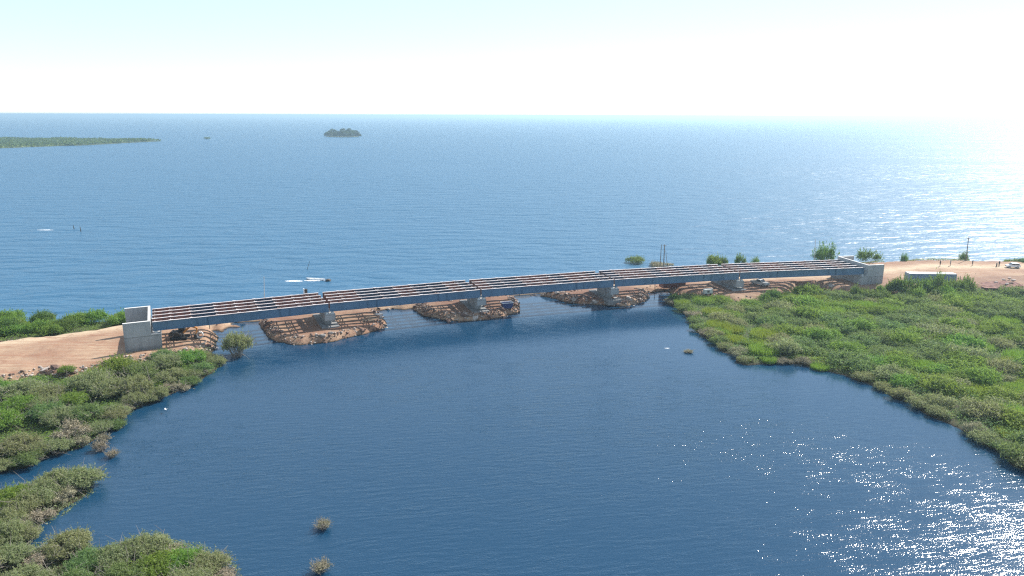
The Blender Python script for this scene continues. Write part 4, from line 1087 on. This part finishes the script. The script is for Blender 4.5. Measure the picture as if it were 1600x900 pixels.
# ------------------------------------------------------------------ poles and stakes
def pole(name, label, cat, base, px, py, r, mat, group=None, arm=False):
    top = at_depth(px, py, base[1]); t = thing(name, label, cat, tuple(base), 0, group)
    d = top - base
    m = MB(); m.tube((0, 0, -0.4), tuple(d), r, r * 0.7, 8); m.build("shaft", mat, t)
    if arm:
        m = MB(); m.box(d[0] - 0.5, d[0] + 0.5, d[1] - 0.05, d[1] + 0.05, d[2] - 0.4, d[2] - 0.3); a = m.build("cross_arm", mat, t)
        m = MB()
        for x in (-0.42, 0.42): m.tube((d[0] + x, d[1], d[2] - 0.298), (d[0] + x, d[1], d[2] - 0.16), 0.05, 0.03, 8)
        m.build("insulator", M['grey'], a)
    return t
b = P(413, 481, 1.2); pole("street_pole", "slim pale metal pole behind the leftmost span", "pole", b, 412.5, 432, 0.09, M['grey'])
for q, (bx, by, tx, ty, lab, r) in enumerate(((1031, 424, 1033.5, 382, "left upright of the three wooden poles in the lake shallows", .11), (1036.5, 424, 1038.5, 382, "middle upright of the three wooden poles, thickest", .15), (1044, 424, 1040.2, 391, "thin leaning stay pole right of two wooden uprights", .07))):
    b = P(bx, by, 0.3); pole("wooden_pole", lab, "pole", b, tx, ty, r, M['wood'], "three wooden poles behind the bridge", arm=(q == 1))
b = at_depth(1273, 414, 200); b[2] = 1.0; pole("utility_pole", "thin pole beside the feathery shrub behind the bridge", "pole", b, 1274, 374, 0.1, M['grey'])
b = P(1509, 411, 0.8); pole("utility_pole", "dark leaning pole rising from a bush on the right lake edge", "pole", b, 1513.5, 371, 0.13, M['wood'], arm=True)
b = P(479, 421, 0); pole("stake", "slanting thin stick in the lake above the white boat", "stake", b, 484, 408, 0.07, M['wood'])
for bx, by, tx, ty, lab in ((116, 358, 114.5, 352, "left stake of two standing in the far left lake"), (126.5, 362, 125, 354, "right stake of two standing in the far left lake")):
    b = P(bx, by, 0); t = pole("stake", lab, "stake", b, tx, ty, 0.16, M['dark'])
b = on_ground(1501, 446); pole("post", "thin post standing at the right end of the long container", "post", b, 1500.5, 431, 0.09, M['wood'])
for px, py, lab in ((327.5, 514, "short dark post on the bank under the leftmost span"), (1023.5, 449, "short dark post on the bank beside the red container")):
    b = on_ground(px, py); pole("post", lab, "post", b, px, py - 6, 0.1, M['dark'])

# ------------------------------------------------------------------ people
def person(label, loc, rz, top, legs, stride=0.12, h=1.7):
    t = thing("person", label, "person", loc, rz)
    k = h / 1.7
    verts = [(0, 0, .92), (0, 0, 1.12), (0, 0, 1.34), (0, 0, 1.45), (0.01, 0, 1.54), (0.02, 0, 1.62),
             (0, .17, 1.38), (.05, .24, 1.12), (.12, .24, .88), (0, -.17, 1.38), (-.05, -.24, 1.12), (-.06, -.26, .86),
             (0, .09, .88), (stride * .6, .1, .48), (stride * .7, .1, .06), (stride * .7 + .17, .1, .03), (0, -.09, .88), (-stride * .3, -.1, .48), (-stride, -.1, .07), (-stride + .17, -.1, .03)]
    rad = [.14, .13, .15, .065, .09, .085, .065, .05, .038, .065, .05, .038, .095, .065, .045, .035, .095, .065, .045, .035]
    edges = [(0, 1), (1, 2), (2, 3), (3, 4), (4, 5), (2, 6), (6, 7), (7, 8), (2, 9), (9, 10), (10, 11), (0, 12), (12, 13), (13, 14), (14, 15), (0, 16), (16, 17), (17, 18), (18, 19)]
    me = bpy.data.meshes.new("body"); me.from_pydata([(x * k, y * k, z * k) for x, y, z in verts], edges, [])
    o = bpy.data.objects.new("body", me); COL.objects.link(o); o.parent = t
    sk = o.modifiers.new("skin", 'SKIN'); sk.use_smooth_shade = True
    for i, r in enumerate(rad): me.skin_vertices[0].data[i].radius = (r * k, r * k)
    me.skin_vertices[0].data[0].use_root = True
    sb = o.modifiers.new("sub", 'SUBSURF'); sb.levels = 1; sb.render_levels = 1
    tm = NT("person_clothes"); pz = tm.n("ShaderNodeSeparateXYZ"); tm.l(tm.n("ShaderNodeTexCoord").outputs["Object"], pz.inputs[0])
    c = tm.mix(tm.math('GREATER_THAN', pz.outputs[2], 0.95 * k), legs, top); c = tm.mix(tm.math('GREATER_THAN', pz.outputs[2], 1.46 * k), c, (0.09, 0.05, 0.035))
    tm.principled(c, 0.85); me.materials.append(tm.m)
    return t
p = on_ground(934.5, 456.5); person("person in dark clothes on the sand by the third pier", tuple(p), R(200), (0.03, 0.03, 0.04), (0.025, 0.025, 0.03))
p = on_ground(1468.5, 416.2, 1.9); person("person in dark clothes walking the right road edge, left of the leaning pole", tuple(p), R(10), (0.05, 0.05, 0.06), (0.03, 0.03, 0.035))
p = on_ground(1484.5, 415.6, 1.9); person("person in pale top walking near the foot of the leaning pole", tuple(p), R(0), (0.30, 0.28, 0.27), (0.06, 0.06, 0.07))
p = on_ground(1519, 415.4, 1.9); person("person in dark clothes standing right of the leaning pole", tuple(p), R(180), (0.04, 0.04, 0.05), (0.06, 0.045, 0.04))
# motorbike with a rider standing beside it
p = on_ground(1557, 416.6, 1.9); t = thing("motorcycle", "dark motorcycle parked at the lake edge near the white car", "motorcycle", tuple(p), R(60))
for x in (-0.62, 0.62):
    m = MB(); n = 16; v = []; f = []
    m.tube((x, -0.05, 0.31), (x, 0.05, 0.31), 0.31, None, 16); m.build("wheel", M['black'], t)
m = MB(); m.bar((-0.6, 0, 0.35), (0.1, 0, 0.55), 0.08); m.bar((0.62, 0, 0.33), (0.4, 0, 0.95), 0.07); m.box(-0.25, 0.25, -0.14, 0.14, 0.3, 0.65); m.build("frame", M['dark'], t)
m = MB(); m.extr_y([(-0.65, 0.75), (0.0, 0.72), (0.05, 0.8), (-0.6, 0.86)], -0.12, 0.12); m.build("seat", M['black'], t)
m = MB(); m.extr_y([(0.02, 0.68), (0.42, 0.72), (0.4, 0.95), (0.1, 0.93)], -0.14, 0.14); m.build("fuel_tank", M['dark'], t)
m = MB(); m.tube((0.36, -0.35, 1.02), (0.36, 0.35, 1.02), 0.02); m.build("handlebar", M['dark'], t)
p = on_ground(1560.8, 416.4, 1.9); person("person in dark clothes standing beside the motorcycle", tuple(p), R(120), (0.03, 0.03, 0.045), (0.03, 0.03, 0.03))

# machine standing on the far girder, generator on the right bank, timber
q = P(477.6, 457.8, TOP + 0.05); t = thing("welding_machine", "small grey and white machine standing on the far girder", "machine", tuple(q), math.atan2(DIRS[0][1], DIRS[0][0]))
MB().box(-0.25, 0.35, -0.25, 0.25, 0.0, 0.8, bev=0.04).build("housing", M['dark'], t); MB().box(-0.42, -0.252, -0.24, 0.24, 0.0, 0.95, bev=0.03).build("side_cover", M['white'], t)
MB().tube((0.05, -0.2, 0.9), (0.05, 0.2, 0.9), 0.03).build("handle", M['dark'], t)
p = on_ground(1105, 460.5); t = thing("generator", "grey boxy generator on the earth left of the fourth pier", "generator", tuple(p), R(14))
MB().box(-0.95, 0.95, -0.5, 0.5, 0.35, 1.35, bev=0.06).build("housing", M['grey'], t); MB().box(-0.3, 0.25, -0.515, -0.502, 0.6, 1.1).build("vent_panel", M['dark'], t)
MB().box(0.96, 1.1, -0.4, 0.4, 0.36, 1.5).build("end_post", M['conctop'], t)
for x in (-0.6, 0.6):
    for s in (-1, 1): MB().tube((x, s * 0.45, 0.24), (x, s * 0.6, 0.24), 0.24, None, 14).build("wheel", M['black'], t)
for q, (px, py, rz) in enumerate(((579, 496, 8), (583, 498.5, 14), (577, 501, 2))):
    p = on_ground(px, py); m = MB()
    for i in range(4): m.box(-1.2, 1.2, -0.32 + i * 0.165, -0.18 + i * 0.165, 0.0, 0.07 + 0.02 * (i % 2))
    o = m.build("timber_stack", M['wood']); o.location = (p[0], p[1], p[2] + 0.02); o.rotation_euler = (0, 0, R(rz))
    tag(o, ["stack of planks nearest the white boat on the sandy islet", "middle stack of planks on the sandy islet near the white boat", "stack of planks nearest the water's edge on the sandy islet"][q], "planks", "timber on the sandy islet")
b = P(602, 479.6, 0); m = MB(); m.tube((-1.8, 0, 0.05), (0.2, 0.1, 0.14), 0.12, 0.15, 8); m.tube((0.2, 0.1, 0.14), (1.9, -0.1, 0.05), 0.15, 0.09, 8); m.tube((0.2, 0.1, 0.14), (0.7, 0.3, 0.4), 0.06, 0.03, 6)
o = m.build("log", M['dark']); o.location = (b[0], b[1], 0.0); tag(o, "dark log floating between the first two islets", "log")

# heap of red spoil by the right road
c = P(1566, 446, 2.0); rg = np.random.default_rng(3)
hx = np.linspace(-5.5, 5.5, 50); hy = np.linspace(-3.2, 3.2, 26); HX, HY = np.meshgrid(hx, hy)
hz = np.clip(1 - (HX / 5.5) ** 2 - (HY / 3.2) ** 2, 0, 1) ** 0.8 * (0.75 + 0.55 * vnoise(HX + 50, HY, 1.9, 21)) + 0.22 * vnoise(HX, HY, 0.6, 22) * (np.clip(1 - (HX / 5.5) ** 2 - (HY / 3.2) ** 2, 0, 1) > 0)
v = np.stack([HX.ravel(), HY.ravel(), hz.ravel() - 0.08], 1); ii = np.arange(v.shape[0]).reshape(26, 50)
M['spoil'] = surf("spoil", (0.13, 0.06, 0.05), (0.27, 0.14, 0.11), 0.9, 0.95, bump=0.6)
o = link_mesh("earth_heap", np_mesh("earth_heap", v, np.stack([ii[:-1, :-1], ii[:-1, 1:], ii[1:, 1:], ii[1:, :-1]], -1).reshape(-1, 4)), M['spoil'], smooth=True)
o.location = (c[0], c[1], ground_z(c[0], c[1])); o.rotation_euler = (0, 0, -0.12); tag(o, "low heap of dark red spoil beside the right dirt road", "heap")
for px, py, s in ((1573, 447, .55), (1580, 446, .7), (1588, 447, .5), (1583, 441, .5), (1568, 440, .45), (1556, 444, .4), (1577, 438, .4)):
    p = on_ground(px, py); o = bpy.data.objects.new("boulder", ROCKS[4 + RG.integers(3)] if RG.random() < .5 else ROCKS[RG.integers(4)]); COL.objects.link(o)
    o.location = (p[0], p[1], p[2] + 0.5); o.scale = (s * 1.2, s, s); o.rotation_euler = (0, 0, RG.random() * 6); tag(o, "broken rock lying on the red spoil heap by the right road", "boulder", "rocks on the spoil heap")

# ------------------------------------------------------------------ haze
t = NT("haze"); pv = t.n("ShaderNodeVolumePrincipled")
pv.inputs["Color"].default_value = (0.60, 0.83, 1.0, 1); pv.inputs["Density"].default_value = 0.00025; pv.inputs["Anisotropy"].default_value = 0.5
t.l(pv.outputs[0], t.out.inputs["Volume"])
tag(MB().box(-27000, 27000, -27000, 27000, -3.5, 46.0).build("haze", t.m), kind="stuff")
